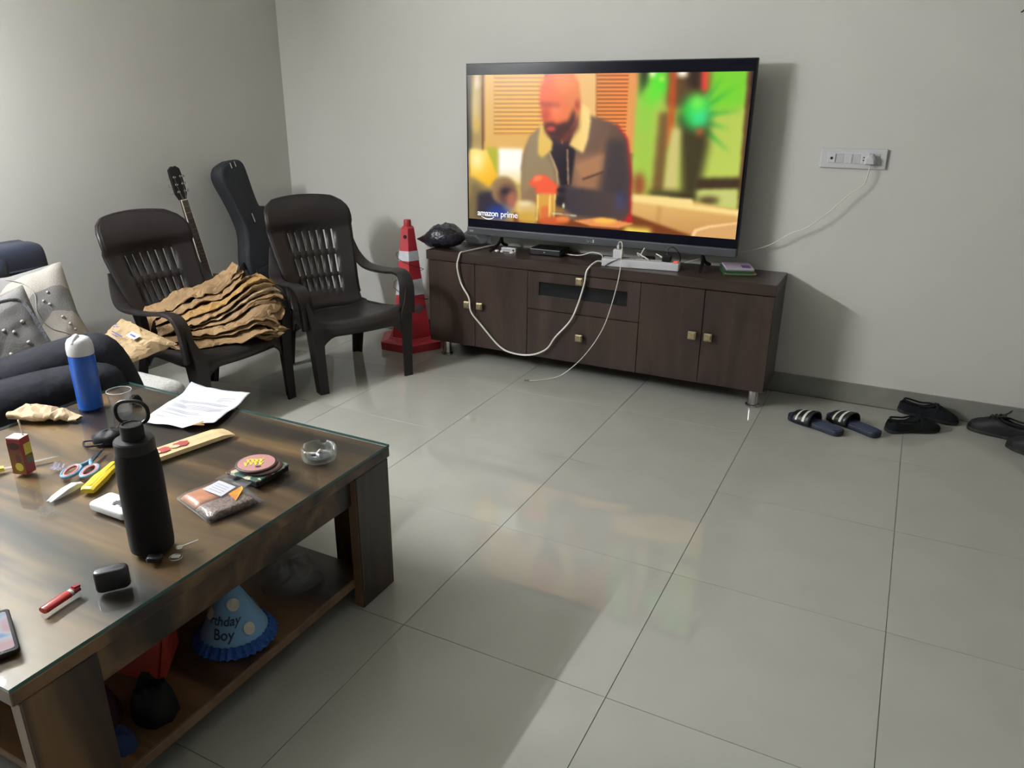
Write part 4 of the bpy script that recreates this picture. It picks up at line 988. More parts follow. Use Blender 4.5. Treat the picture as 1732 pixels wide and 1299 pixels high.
def add_fingers(w, d, side):
    """palm and five fingers growing from a wrist joint"""
    w = Vector(J[w][:3]); d = Vector(d).normalized(); s = Vector(side).normalized(); dn = d.cross(s)
    pi_ = len(bj); p = w + d * 0.06; bj.append((*p, 0.027)); be.append((ix['wl'] if side == (0.3, -0.9, 0) else ix['wr'], pi_))
    for k, (o, L) in enumerate(((-0.024, 0.062), (-0.008, 0.072), (0.009, 0.068), (0.025, 0.054))):
        a = p + s * o + d * 0.03; b = a + d * L * 0.55 - Vector((0, 0, 0.008)); c = b + d * L * 0.4 - Vector((0, 0, 0.022))
        n0 = len(bj); bj.extend([(*a, 0.010), (*b, 0.009), (*c, 0.008)]); be.extend([(pi_, n0), (n0, n0 + 1), (n0 + 1, n0 + 2)])
    a = w + d * 0.03 - s * 0.035; b = a + d * 0.035 - s * 0.015; n0 = len(bj); bj.extend([(*a, 0.011), (*b, 0.009)]); be.extend([(pi_, n0), (n0, n0 + 1)])
add_fingers('wl', (0.8, 0.35, -0.35), (0.3, -0.9, 0)); add_fingers('wr', (0.75, 0.45, -0.35), (0.4, -0.9, 0.0))
body = skin_body('person', bj, be, M_skin, root=0, label='person in dark jeans seated with crossed legs on the sofa', cat='person')
tj = ['pel', 'wai', 'hl', 'kl', 'al', 'hr', 'kr', 'ar']
mid = lambda a, b, f, r: tuple(J[a][k] + (J[b][k] - J[a][k]) * f for k in range(3)) + (r,)
TJ = [J['pel'][:3] + (0.132,), mid('pel', 'wai', 0.75, 0.122),
      J['hl'][:3] + (0.105,), mid('hl', 'kl', 0.55, 0.092), J['kl'][:3] + (0.078,), mid('kl', 'al', 0.45, 0.060), mid('kl', 'al', 0.92, 0.052),
      J['hr'][:3] + (0.102,), mid('hr', 'kr', 0.55, 0.090), J['kr'][:3] + (0.074,), mid('kr', 'ar', 0.45, 0.058), mid('kr', 'ar', 0.92, 0.050)]
skin_body('trousers', TJ, [(0, 1), (0, 2), (2, 3), (3, 4), (4, 5), (5, 6), (0, 7), (7, 8), (8, 9), (9, 10), (10, 11)], M_denim, body, label='dark grey denim trousers')
SJ = [mid('pel', 'wai', 0.35, 0.138), J['wai'][:3] + (0.128,), J['che'][:3] + (0.142,), mid('che', 'nck', 0.75, 0.075), J['sl'][:3] + (0.072,), mid('sl', 'el', 0.75, 0.058), J['sr'][:3] + (0.072,), mid('sr', 'er', 0.75, 0.058)]
skin_body('shirt', SJ, [(0, 1), (1, 2), (2, 3), (2, 4), (4, 5), (2, 6), (6, 7)], mat('grey_tshirt', (0.16, 0.17, 0.19), rough=0.9, var=0.1, bump=0.3, bscale=40), body, root=2, label='plain grey t-shirt')
hx, hy, hz = -2.012, -1.662, 1.14
fd = Vector((0.75, 0.66, 0)); sd = Vector((-0.66, 0.75, 0))
def onhead(a, b, c): p = Vector((hx, hy, hz)) + fd * a + sd * b; return (p.x, p.y, hz + c)
hv, hf = grid(lambda u, v: (lambda a, e: (lambda bk: (hx + 0.105 * math.cos(a) * math.sin(e) - fd.x * 0.016, hy + 0.105 * math.sin(a) * math.sin(e) - fd.y * 0.016, hz + 0.045 + 0.100 * math.cos(e * (1 + 0.38 * bk))))(max(0.0, -(math.cos(a) * fd.x + math.sin(a) * fd.y))))(2 * PI * u, 0.02 + v * 1.50), 24, 12, True)
mk('hair', (hv, hf), mat('black_hair', (0.012, 0.010, 0.009), rough=0.6, bump=0.5, bscale=120), body, smooth=True)
for s in (-1, 1):
    mk('eye', mv(lathe([(0.001, -0.012), (0.009, -0.006), (0.0115, 0.0), (0.009, 0.006), (0.001, 0.012)], 12), *onhead(0.080, s * 0.032, -0.005)), mat('eye_white', (0.6, 0.6, 0.58), rough=0.2, bump=0.01), body, smooth=True)
    mk('ear', mv(lathe([(0.001, -0.028), (0.012, -0.018), (0.015, 0.0), (0.014, 0.016), (0.001, 0.028)], 10), *onhead(-0.005, s * 0.094, -0.015)), M_skin, body, smooth=True)
mk('nose', tube([onhead(0.088, 0, 0.0), onhead(0.100, 0, -0.022), onhead(0.108, 0, -0.038), onhead(0.090, 0, -0.044)], [0.006, 0.009, 0.012, 0.008], 8, 4), M_skin, body, smooth=True)
mk('mouth', tube([onhead(0.070, -0.024, -0.068), onhead(0.084, 0, -0.068), onhead(0.070, 0.024, -0.068)], [0.003, 0.006, 0.003], 8, 4), mat('lips', (0.30, 0.12, 0.09), rough=0.5, bump=0.01), body, smooth=True)

# ---------------------------------------------------------------- things on the coffee table
def hull(pts_bottom, z0, z1, bev=0.0): return prism(pts_bottom, z0, z1, bev)
# black flask
bx_, by_ = -0.292, -1.722
t = thing('flask', 'matte black steel flask with a carrying loop on the coffee table', 'flask', (bx_, by_, TZ))
mk('body', lathe([(0.040, 0.0005), (0.0455, 0.006), (0.0465, 0.02), (0.0465, 0.17), (0.0455, 0.20), (0.0425, 0.228), (0.0400, 0.238)], 40, bx_, by_, TZ), M_blackm, t, auto=40)
cp = mk('cap', lathe([(0.0405, 0.239), (0.0410, 0.242), (0.0410, 0.262), (0.0385, 0.2655), (0.024, 0.267), (0.0235, 0.295), (0.0220, 0.298), (0.018, 0.2985), (0.0175, 0.2965), (0.0005, 0.2965)], 40, bx_, by_, TZ), M_black, t, auto=35)
vd = Vector((math.cos(0.49), math.sin(0.49), 0)); lc = Vector((bx_, by_, TZ + 0.318)) - Vector((-0.47, 0.88, 0)) * 0.0 + Vector((-0.008, 0.012, 0))
loop = [lc + vd * (0.034 * math.copysign(abs(math.cos(a)) ** 0.8, math.cos(a))) + Vector((0, 0, 0.026 * math.copysign(abs(math.sin(a)) ** 0.8, math.sin(a)))) for a in [2 * PI * k / 20 for k in range(20)]]
mk('carry_loop', tube(loop, 0.0042, 8, 2, closed=True), M_black, cp, smooth=True)
# blue bottle with a white cap
bx_, by_ = -1.150, -1.247
t = thing('water_bottle', 'translucent blue plastic bottle with a rounded white cap', 'bottle', (bx_, by_, TZ))
M_bblue = mat('blue_bottle_plastic', (0.012, 0.085, 0.40), rough=0.28, var=0.12, vscale=14, bump=0.02)
mk('body', lathe([(0.033, 0.0005), (0.037, 0.004), (0.0375, 0.05), (0.0385, 0.11), (0.0385, 0.165), (0.0375, 0.180)], 36, bx_, by_, TZ), M_bblue, t, auto=40)
cpv = lathe([(0.0385, 0.181), (0.0395, 0.185), (0.0395, 0.205), (0.037, 0.220), (0.031, 0.231), (0.020, 0.237), (0.0005, 0.239)], 36, bx_, by_, TZ)
cp = mk('cap', cpv, M_white, t, auto=50)
mk('spout_cover', tube([(bx_ + 0.012, by_ - 0.028, TZ + 0.218), (bx_ + 0.006, by_ - 0.018, TZ + 0.233), (bx_, by_ - 0.002, TZ + 0.2405)], [0.008, 0.011, 0.008], 10, 4), M_white, cp, smooth=True)
# clear tumbler
cx_, cy_ = -1.015, -1.235
t = thing('plastic_tumbler', 'empty clear plastic tumbler beside the blue bottle', 'cup', (cx_, cy_, TZ))
mk('wall', lathe([(0.028, 0.001), (0.0285, 0.006), (0.036, 0.075), (0.0362, 0.078), (0.0350, 0.078), (0.0345, 0.074), (0.0272, 0.007), (0.001, 0.006)], 36, cx_, cy_, TZ), M_clear, t, smooth=True)
mk('rim', mv(tube([(0.0362 * math.cos(2 * PI * k / 24), 0.0362 * math.sin(2 * PI * k / 24), 0.0785) for k in range(24)], 0.0011, 6, 2, closed=True), cx_, cy_, TZ), mat('frosted_rim', (0.5, 0.5, 0.5), rough=0.2, bump=0.01), t, smooth=True)
# printed sheet of paper, creased, one corner lifted
PC = [Vector((-0.900, -1.258, 0)), Vector((-0.668, -1.215, 0)), Vector((-0.765, -0.935, 0)), Vector((-0.992, -0.978, 0))]
def sheet_pt(a, b):
    p = PC[0].lerp(PC[1], a).lerp(PC[3].lerp(PC[2], a), b)
    z = 0.0015 + 0.012 * abs(noise.noise(Vector((a * 2.2, b * 2.6, 1.3)))) + 0.006 * abs(a - 0.5) + 0.010 * max(0, b - 0.75) / 0.25 * (0.4 + 0.6 * math.sin(a * 5)) ** 2 * (0 if b < 0.75 else 1)
    z += 0.004 * (0.5 - abs((b * 3) % 1 - 0.5))
    k = max(0, (a - 0.62) / 0.38) * max(0, (0.16 - b) / 0.16); z += 0.022 * k
    k2 = max(0, (0.25 - a) / 0.25) * max(0, (b - 0.8) / 0.2); z += 0.02 * k2
    return Vector((p.x, p.y, TZ + z))
pp = mk('paper_sheet', grid(lambda u, v: sheet_pt(u, v), 30, 34), M_paper, at=(-0.83, -1.1, TZ), smooth=True, label='creased white printed sheet on the far side of the coffee table', cat='paper')
solidify(pp, 0.0004)
def ruled(a0, a1, b, w=0.006):
    n = 10; V = []
    for k in range(n + 1):
        a = a0 + (a1 - a0) * k / n
        V += [tuple(sheet_pt(a, b - w / 2) + Vector((0, 0, 0.0010))), tuple(sheet_pt(a, b + w / 2) + Vector((0, 0, 0.0010)))]
    return V, [(2 * k, 2 * k + 2, 2 * k + 3, 2 * k + 1) for k in range(n)]
M_ink2 = mat('faint_print', (0.27, 0.27, 0.31), rough=0.7, bump=0.01)
mk('print', join(*[ruled(0.10, 0.10 + L, b, 0.008) for b, L in ((0.62, 0.78), (0.585, 0.7), (0.50, 0.8), (0.47, 0.76), (0.44, 0.8), (0.36, 0.5), (0.33, 0.62), (0.26, 0.4), (0.16, 0.12))], *[ruled(0.62, 0.62 + L, b, 0.010) for b, L in ((0.80, 0.26), (0.76, 0.22), (0.72, 0.1))]), M_ink2, pp)
mk('folded_corner', ([tuple(sheet_pt(0.78, 0.0) + Vector((0, 0, 0.001))), tuple(sheet_pt(0.99, 0.0) + Vector((0.004, -0.008, -0.004))), tuple(sheet_pt(0.88, 0.10) + Vector((0, 0, 0.006)))], [(0, 1, 2)]), M_kraft2, pp, label='turned-up tan corner')
# long incense packet with red floral print
a0, a1 = Vector((-0.662, -1.408, TZ)), Vector((-0.612, -1.186, TZ)); dx = (a1 - a0).normalized(); sx_ = Vector((dx.y, -dx.x, 0))
w_ = 0.036
def strip_pt(l, s, z): return tuple(a0 + dx * l + sx_ * s + Vector((0, 0, z)))
Ls = (a1 - a0).length
ip = mk('incense_packet', loft([[strip_pt(l, -w_, 0.002), strip_pt(l, w_, 0.002), strip_pt(l, w_ * 0.9, h), strip_pt(l, 0, h + 0.002), strip_pt(l, -w_ * 0.9, h)] for l, h in ((-0.075, 0.012), (0.05, 0.013), (Ls * 0.85, 0.012), (Ls, 0.004))]), mat('incense_kraft', (0.52, 0.39, 0.21), rough=0.6, var=0.1, vscale=30, bump=0.1), at=(a0.x, a0.y, TZ), label='long flat tan packet printed with red flowers beside the paper sheet', cat='packet')
M_redpr = mat('red_print', (0.30, 0.045, 0.045), rough=0.6, bump=0.01); M_pinkpr = mat('peach_print', (0.60, 0.38, 0.22), rough=0.6, bump=0.01)
def blot(l, s, r, seed, z):
    rn = random.Random(seed); n = 14
    return [strip_pt(l + r * (0.75 + 0.4 * rn.random()) * math.cos(2 * PI * k / n), s + r * (0.75 + 0.4 * rn.random()) * 0.8 * math.sin(2 * PI * k / n), z) for k in range(n)], [tuple(range(n))]
for k, l in enumerate((-0.03, 0.025, 0.08)):
    mk('flower_print', join(blot(l, 0.0, 0.024, k + 1, 0.0162)), M_redpr, ip); mk('flower_print', blot(l - 0.022, 0.004, 0.014, k + 9, 0.0168), M_pinkpr, ip)
# glass ashtray with stubs
ax_, ay_ = -0.258, -1.198
t = thing('ashtray', 'round clear glass ashtray with cigarette stubs', 'ashtray', (ax_, ay_, TZ))
V, F = lathe([(0.043, 0.001), (0.047, 0.004), (0.0485, 0.012), (0.0485, 0.034), (0.0465, 0.0375), (0.0420, 0.0375), (0.0395, 0.034), (0.0375, 0.012), (0.034, 0.0085), (0.001, 0.008)], 48, ax_, ay_, TZ)
V = [(x, y, z - (0.010 if (z > TZ + 0.03 and min(abs((math.atan2(y - ay_, x - ax_) - q + PI) % (2 * PI) - PI) for q in (0.4, 1.97, 3.54, 5.1)) < 0.14) else 0)) for x, y, z in V]
mk('bowl', (V, F), M_ash, t, smooth=True)
mk('ash', lathe([(0.030, 0.0088), (0.028, 0.0105), (0.014, 0.0125), (0.001, 0.0115)], 20, ax_, ay_, TZ), mat('ash_grey', (0.10, 0.10, 0.10), rough=0.95, var=0.6, vscale=160, bump=0.8, bscale=200), t)
for k, (x, y, r) in enumerate(((-0.006, 0.006, 0.3), (0.006, -0.010, 1.2), (-0.014, -0.012, 2.0))):
    st = tag(mk('cigarette_stub', mv(mv(lathe([(0.0038, -0.010), (0.0038, 0.010)], 10), rx=PI / 2), ax_ + x, ay_ + y, TZ + 0.0172, rz=r), M_white), 'white cigarette stub lying in the glass ashtray', 'cigarette', 'cigarette stubs in the ashtray')
# coasters on a flat square tin
t0 = math.radians(-2); qx, qy = -0.340, -1.346
def sq(w, d, r=0.004): return [(qx + x * math.cos(t0) - y * math.sin(t0), qy + x * math.sin(t0) + y * math.cos(t0)) for x, y in rrect(w, d, r, 3)]
tn = thing('coaster_box', 'flat square black box with a green patterned lid under round coasters', 'box', (qx, qy, TZ))
mk('box_body', prism(sq(0.110, 0.114), TZ + 0.0005, TZ + 0.014, 0.001), M_black, tn)
m, nt, out = new_mat('green_pattern_lid'); b = N(nt, 'ShaderNodeBsdfPrincipled'); b.inputs['Roughness'].default_value = 0.35
tc = N(nt, 'ShaderNodeTexCoord'); vo = N(nt, 'ShaderNodeTexVoronoi', Scale=55.0); nt.links.new(tc.outputs['Object'], vo.inputs['Vector'])
rp = N(nt, 'ShaderNodeValToRGB'); rp.color_ramp.interpolation = 'CONSTANT'; e = rp.color_ramp.elements
e[0].color = (0.05, 0.10, 0.08, 1); e[1].position = 0.45; e[1].color = (0.55, 0.52, 0.36, 1)
for p_, c_ in ((0.6, (0.20, 0.27, 0.18, 1)), (0.75, (0.10, 0.05, 0.04, 1)), (0.85, (0.6, 0.58, 0.5, 1))): q_ = e.new(p_); q_.color = c_
nt.links.new(vo.outputs['Color'], rp.inputs['Fac']); nt.links.new(rp.outputs['Color'], b.inputs['Base Color']); nt.links.new(b.outputs['BSDF'], out.inputs['Surface'])
mk('lid', prism(sq(0.114, 0.118), TZ + 0.0142, TZ + 0.0185, 0.001), m, tn, label='green and cream patterned lid')
M_pinkc = mat('dusty_pink_print', (0.42, 0.21, 0.20), rough=0.45, var=0.06, bump=0.02); M_rimc = mat('dark_coaster_rim', (0.045, 0.026, 0.026), rough=0.5, bump=0.03); M_yelc = mat('yellow_print', (0.62, 0.52, 0.05), rough=0.5, bump=0.01)
def coaster(x, y, z, label, top):
    c = thing('coaster', label, 'coaster', (x, y, z), group='round pink coasters')
    mk('disc', lathe([(0.0525, 0.0005), (0.054, 0.002), (0.054, 0.0055), (0.0525, 0.0065), (0.001, 0.0065)], 48, x, y, z), M_rimc, c, auto=40)
    f = mk('printed_face', lathe([(0.048, 0.0064), (0.048, 0.0069)], 48, x, y, z), M_pinkc, c)
    if top:
        ca, sa = math.cos(0.62), math.sin(0.62)
        def script(x0, y0, w, h, n, seed):      # a line of looping brush script, too small to read
            rn = random.Random(seed); pts = []
            for k in range(n * 3 + 1):
                px = x0 + w * k / (n * 3); py = y0 + h * (0.5 if k % 3 == 0 else (-0.45 if k % 3 == 1 else 0.15)) * (0.8 + 0.5 * rn.random())
                px += 0.0018 * math.sin(k * 2.1)
                pts.append((x + px * ca - py * sa, y + px * sa + py * ca, z + 0.0074))
            return tube(pts, [0.0016 + 0.0011 * rn.random() for _ in pts], 6, 4, flat=(0.25, 1.0), up=(0, 0, 1))
        mk('lettering', join(script(-0.026, 0.012, 0.044, 0.016, 4, 3), script(-0.030, -0.008, 0.050, 0.020, 4, 8)), M_yelc, f)
        mk('dark_spot', mv(prism(ellipse(0.008, 0.0055, 20), 0.0069, 0.0072), x + 0.022, y - 0.016, z, rz=0.6), M_rimc, f)
coaster(-0.332, -1.340, TZ + 0.0186, 'lower round pink coaster on the patterned box', False)
coaster(-0.344, -1.345, TZ + 0.0262, 'upper round pink coaster with yellow lettering', True)
# snack packet in cellophane
kx, ky, kr = -0.324, -1.497, math.radians(-16)
def kp(x, y, z): return (kx + x * math.cos(kr) - y * math.sin(kr), ky + x * math.sin(kr) + y * math.cos(kr), TZ + z)
t = thing('snack_packet', 'orange and clear cellophane snack packet with a white label', 'packet', (kx, ky, TZ), 0)
M_orange = mat('orange_filling', (0.52, 0.19, 0.075), rough=0.4, var=0.25, vscale=50, coat=0.6)
M_seeds = mat('brown_seeds', (0.19, 0.12, 0.09), rough=0.5, var=0.7, vscale=130, bump=0.6, bscale=160, coat=0.6)
def slab(x0, x1, y0, y1, z0, z1, seed, n=14):
    V, F = [], []
    for j in range(n):
        for i in range(n):
            a, b = -1 + 2 * i / (n - 1), -1 + 2 * j / (n - 1); d = (1 - a ** 6) * (1 - b ** 6)
            V.append(kp((x0 + x1) / 2 + a * (x1 - x0) / 2, (y0 + y1) / 2 + b * (y1 - y0) / 2, z0 + (z1 - z0) * d ** 0.5 + 0.002 * noise.noise(Vector((a * 4, b * 4, seed))) * d))
    for j in range(n - 1):
        for i in range(n - 1): F.append((j * n + i, j * n + i + 1, (j + 1) * n + i + 1, (j + 1) * n + i))
    F.append(tuple(i for i in range(n)) + tuple((j + 1) * n - 1 for j in range(1, n)) + tuple(n * n - 1 - i for i in range(1, n)) + tuple((n - 1 - j) * n for j in range(1, n - 1)))
    return V, F
mk('filling', slab(-0.075, 0.012, -0.066, 0.055, 0.001, 0.016, 1), M_orange, t, smooth=True, label='orange filling')
mk('seed_filling', slab(0.004, 0.080, -0.066, 0.062, 0.001, 0.015, 2), M_seeds, t, smooth=True, label='brown seed filling')
wrp = mk('wrapper', slab(-0.086, 0.084, -0.072, 0.075, 0.0005, 0.019, 3, 22), M_cello, t, smooth=True)
mk('wrapper_fold', join(([kp(-0.03, 0.05, 0.018), kp(0.015, 0.062, 0.017), kp(0.024, 0.078, 0.028), kp(-0.02, 0.076, 0.024)], [(0, 1, 2, 3)]), ([kp(-0.085, 0.03, 0.016), kp(-0.04, 0.055, 0.018), kp(-0.05, 0.085, 0.022), kp(-0.09, 0.06, 0.016)], [(0, 1, 2, 3)])), M_cello, wrp)
mk('orange_flap', ([kp(0.005, 0.060, 0.019), kp(0.030, 0.050, 0.024), kp(0.062, 0.012, 0.018), kp(0.020, 0.015, 0.0195)], [(0, 1, 2, 3)]), mat('orange_foil', (0.72, 0.28, 0.03), rough=0.3, coat=0.5, bump=0.05), t)
mk('label_patch', ([kp(-0.062, 0.034, 0.0196), kp(-0.048, -0.018, 0.0196), kp(0.020, -0.004, 0.0198), kp(0.0, 0.046, 0.0198)], [(0, 1, 2, 3)]), M_paper, t, label='white printed label')
mk('print', join(*[([kp(-0.050 + k * 0.004, 0.024 - k * 0.009, 0.0201), kp(-0.050 + k * 0.004 + 0.045, 0.032 - k * 0.009, 0.0203), kp(-0.050 + k * 0.004 + 0.045, 0.029 - k * 0.009, 0.0203), kp(-0.050 + k * 0.004, 0.021 - k * 0.009, 0.0201)], [(0, 1, 2, 3)]) for k in range(4)]), M_ink, t)
# scissors
t = thing('scissors', 'open-handled scissors with blue and pink grips', 'scissors', (-0.76, -1.53, TZ))
M_grip = mat('blue_grip', (0.12, 0.25, 0.36), rough=0.45, bump=0.03); M_grip2 = mat('pink_grip', (0.62, 0.20, 0.20), rough=0.45, bump=0.03); M_blade = mat('dark_blade', (0.10, 0.11, 0.13), rough=0.25, metal=0.8, bump=0.02)
sd_ = Vector((-0.823 + 0.728, -1.429 + 1.590, 0)).normalized(); sn = Vector((sd_.y, -sd_.x, 0)); s0 = Vector((-0.780, -1.528, TZ))
def spt(l, s, z): return tuple(s0 + sd_ * l + sn * s + Vector((0, 0, z)))
for s in (-1, 1):
    ring = [spt(-0.042 + 0.036 * math.cos(a), s * 0.024 + 0.018 * math.sin(a) * (1.0 if s > 0 else 1.1), 0.007) for a in [2 * PI * k / 16 for k in range(16)]]
    h_ = mk('handle', join(tube(ring, 0.0045, 8, 2, closed=True), tube([spt(-0.012, s * 0.016, 0.007), spt(0.006, s * 0.006, 0.007), spt(0.022, -s * 0.002, 0.007)], 0.0055, 8, 4)), M_grip, t, smooth=True)
    ring2 = [spt(-0.042 + 0.0305 * math.cos(a), s * 0.024 + 0.0135 * math.sin(a), 0.0085) for a in [2 * PI * k / 16 for k in range(16)]]
    mk('grip_insert', tube(ring2, 0.0034, 6, 2, closed=True), M_grip2, h_, smooth=True)
    zb = 0.005 + 0.001 * s
    mk('blade', loft([[spt(l, -s * wa, zb), spt(l, s * wb, zb), spt(l, s * wb, zb + 0.0014), spt(l, -s * wa, zb + 0.0014)] for l, wa, wb in ((0.012, 0.006, 0.007), (0.055, 0.006, 0.003), (0.100, 0.002, -0.001))]), M_blade, t)
mk('pivot_screw', mv(lathe([(0.005, 0), (0.005, 0.002), (0.003, 0.003)], 14), *spt(0.018, 0, 0.0085)), M_steel, t, auto=40)
# yellow box cutter
c0, c1 = Vector((-0.644, -1.628, TZ)), Vector((-0.715, -1.490, TZ)); cd = (c1 - c0).normalized(); cn = Vector((cd.y, -cd.x, 0)); CL = (c1 - c0).length
def cpt(l, s, z): return tuple(c0 + cd * l + cn * s + Vector((0, 0, z)))
t = thing('box_cutter', 'yellow plastic box cutter beside the scissors', 'cutter', tuple(c0))
mk('handle', loft([[cpt(l, -w, 0.001), cpt(l, w, 0.001), cpt(l, w, h), cpt(l, w * 0.55, h + 0.003), cpt(l, -w * 0.55, h + 0.003), cpt(l, -w, h)] for l, w, h in ((0, 0.016, 0.010), (0.01, 0.018, 0.013), (0.075, 0.018, 0.014), (0.10, 0.015, 0.013), (CL, 0.014, 0.011))]), M_yellow, t)
mk('slider_track', join(loft([[cpt(l, -0.005, 0.0155), cpt(l, 0.005, 0.0155), cpt(l, 0.005, 0.0172), cpt(l, -0.005, 0.0172)] for l in (0.012, CL - 0.01)])), M_yellow, t)
# folded white sachet, white case, clear scraps
s0_, s1_ = Vector((-0.690, -1.702, TZ)), Vector((-0.703, -1.597, TZ)); d_ = (s1_ - s0_).normalized(); n_ = Vector((d_.y, -d_.x, 0))
SP = [(0, 0.008, 0.001), (0.02, 0.0125, 0.006), (0.05, 0.0125, 0.012), (0.080, 0.012, 0.013), (0.098, 0.010, 0.006)]
mk('paper_sachet', loft([[tuple(s0_ + d_ * l + n_ * s * w + Vector((-0.0012 * (l * 10) ** 2 * 10 * 0, 0, z))) for s, z in ((-1, 0.001), (1, 0.001), (0.9, h), (0.1, h + 0.003), (-0.8, h))] for l, w, h in SP]), M_white, label='crumpled white paper sachet beside the yellow cutter', cat='sachet')
pw_, pr_ = (-0.505, -1.648), math.radians(-58)
t = thing('power_bank', 'white rounded power bank with a dark clip behind the flask', 'power bank', (*pw_, TZ))
mk('case', mv(prism(rrect(0.125, 0.066, 0.012, 5), 0.0008, 0.021, 0.006, 3), *pw_, TZ, rz=pr_ + PI / 2 - 0.55), M_white, t, auto=50)
mk('clip', mv(join(box(-0.004, 0.034, -0.006, 0.005, 0.0212, 0.0232, 0.0006), box(0.0, 0.008, -0.012, 0.011, 0.0212, 0.0228, 0.0006), box(0.024, 0.032, -0.010, 0.012, 0.0212, 0.0228, 0.0006)), pw_[0], pw_[1], TZ, rz=pr_ + PI / 2 - 0.55 + 0.0), M_grey, t)
for k, (x, y, r, lab) in enumerate(((-0.838, -1.577, 0.4, 'clear plastic scrap between the juice carton and the scissors'), (-0.645, -1.735, 1.0, 'clear plastic scrap in front of the white sachet'))):
    rn = random.Random(k + 3); n = 7
    V, F = grid(lambda u, v: (-0.017 + 0.034 * u, -0.013 + 0.026 * v, 0.002 + 0.012 * abs(math.sin(u * 7 + k)) * (0.4 + v) * 0.8 + 0.003 * math.sin(v * 9)), n, n)
    solidify(mk('plastic_scrap', mv((V, F), x, y, TZ, rz=r), M_clear if k else clear('scrap_plastic', (0.85, 0.85, 0.93), 0.1, 1.7, 0.22, (0.8, 0.8, 0.95)), label=lab, cat='plastic scrap', group='clear plastic scraps on the table'), 0.0006)
# juice carton with straw
jr = math.radians(18); jx, jy = -0.898, -1.628
t = thing('juice_carton', 'small red and yellow juice carton with a straw', 'carton', (jx, jy, TZ), jr)
JW, JD, JH = 0.042, 0.034, 0.104
m, nt, out = new_mat('carton_print'); b = N(nt, 'ShaderNodeBsdfPrincipled'); b.inputs['Roughness'].default_value = 0.35
tc = N(nt, 'ShaderNodeTexCoord'); sp_ = N(nt, 'ShaderNodeSeparateXYZ'); nt.links.new(tc.outputs['Object'], sp_.inputs['Vector'])
mr = N(nt, 'ShaderNodeMapRange'); mr.inputs['From Max'].default_value = JH; nt.links.new(sp_.outputs['Z'], mr.inputs['Value'])
rp = N(nt, 'ShaderNodeValToRGB'); e = rp.color_ramp.elements; e[0].color = (0.22, 0.09, 0.01, 1); e[1].position = 0.72; e[1].color = (0.20, 0.022, 0.02, 1)
k_ = e.new(0.3); k_.color = (0.21, 0.085, 0.025, 1); k_ = e.new(0.6); k_.color = (0.15, 0.075, 0.03, 1)
nt.links.new(mr.outputs['Result'], rp.inputs['Fac']); nt.links.new(rp.outputs['Color'], b.inputs['Base Color']); nt.links.new(b.outputs['BSDF'], out.inputs['Surface'])
M_carton = mat('carton_red', (0.24, 0.022, 0.028), rough=0.35, var=0.1)
bd = mk('carton_body', box(-JW / 2, JW / 2, -JD / 2, JD / 2, 0.0005, JH, 0.0015, 1), M_carton, t, local=True)
mk('front_print', box(-JW / 2 + 0.001, JW / 2 - 0.001, -JD / 2 - 0.0008, -JD / 2 + 0.0002, 0.003, JH - 0.012), m, bd, local=True, label='orange and brown printed front')
for q, (cx2, cz2, rx2, rz2, mm) in enumerate(((0.0, 0.083, 0.017, 0.010, M_rimc), (0.006, 0.048, 0.008, 0.013, mat('brown_print', (0.12, 0.04, 0.02), rough=0.5, bump=0.01)), (0.004, 0.024, 0.012, 0.012, M_yelc))):
    mk('emblem' if q == 0 else 'fruit_print', ([(cx2 + rx2 * math.cos(a), -JD / 2 - 0.0012 - 0.0002 * q, cz2 + rz2 * math.sin(a)) for a in [2 * PI * k / 20 for k in range(20)]], [tuple(range(20))]), mm, bd, local=True)
mk('side_panel_print', box(JW / 2 - 0.0002, JW / 2 + 0.0008, -JD / 2 + 0.008, JD / 2 - 0.002, 0.055, 0.086), mat('lime_print', (0.50, 0.46, 0.06), rough=0.45, var=0.2, vscale=200), bd, local=True)
mk('side_panel_print', box(JW / 2 - 0.0002, JW / 2 + 0.0008, -JD / 2 + 0.008, JD / 2 - 0.002, 0.030, 0.052), mat('olive_print', (0.10, 0.11, 0.04), rough=0.45, var=0.3, vscale=200), bd, local=True)
mk('carton_top', box(-JW / 2 + 0.0008, JW / 2 - 0.0008, -JD / 2 + 0.0008, JD / 2 - 0.0008, JH, JH + 0.0012), mat('carton_top_print', (0.72, 0.55, 0.55), rough=0.4, var=0.15, vscale=70), bd, local=True)
mk('straw', tube([(0.012, 0.008, JH), (0.011, 0.008, JH + 0.016), (0.0085, 0.0072, JH + 0.044)], 0.0022, 10, 2), mat('straw_plastic', (0.66, 0.55, 0.42), rough=0.4, bump=0.01), t, local=True, smooth=True)
# small crumpled cap of foil standing behind the carton
mk('foil_scrap', mv(lathe([(0.006, 0.0003), (0.009, 0.006), (0.008, 0.014), (0.004, 0.019), (0.001, 0.020)], 9), -1.045, -1.645, TZ), mat('foil', (0.75, 0.75, 0.82), rough=0.25, metal=0.8, bump=0.5, bscale=120), label='little ball of silver foil behind the juice carton', cat='foil')
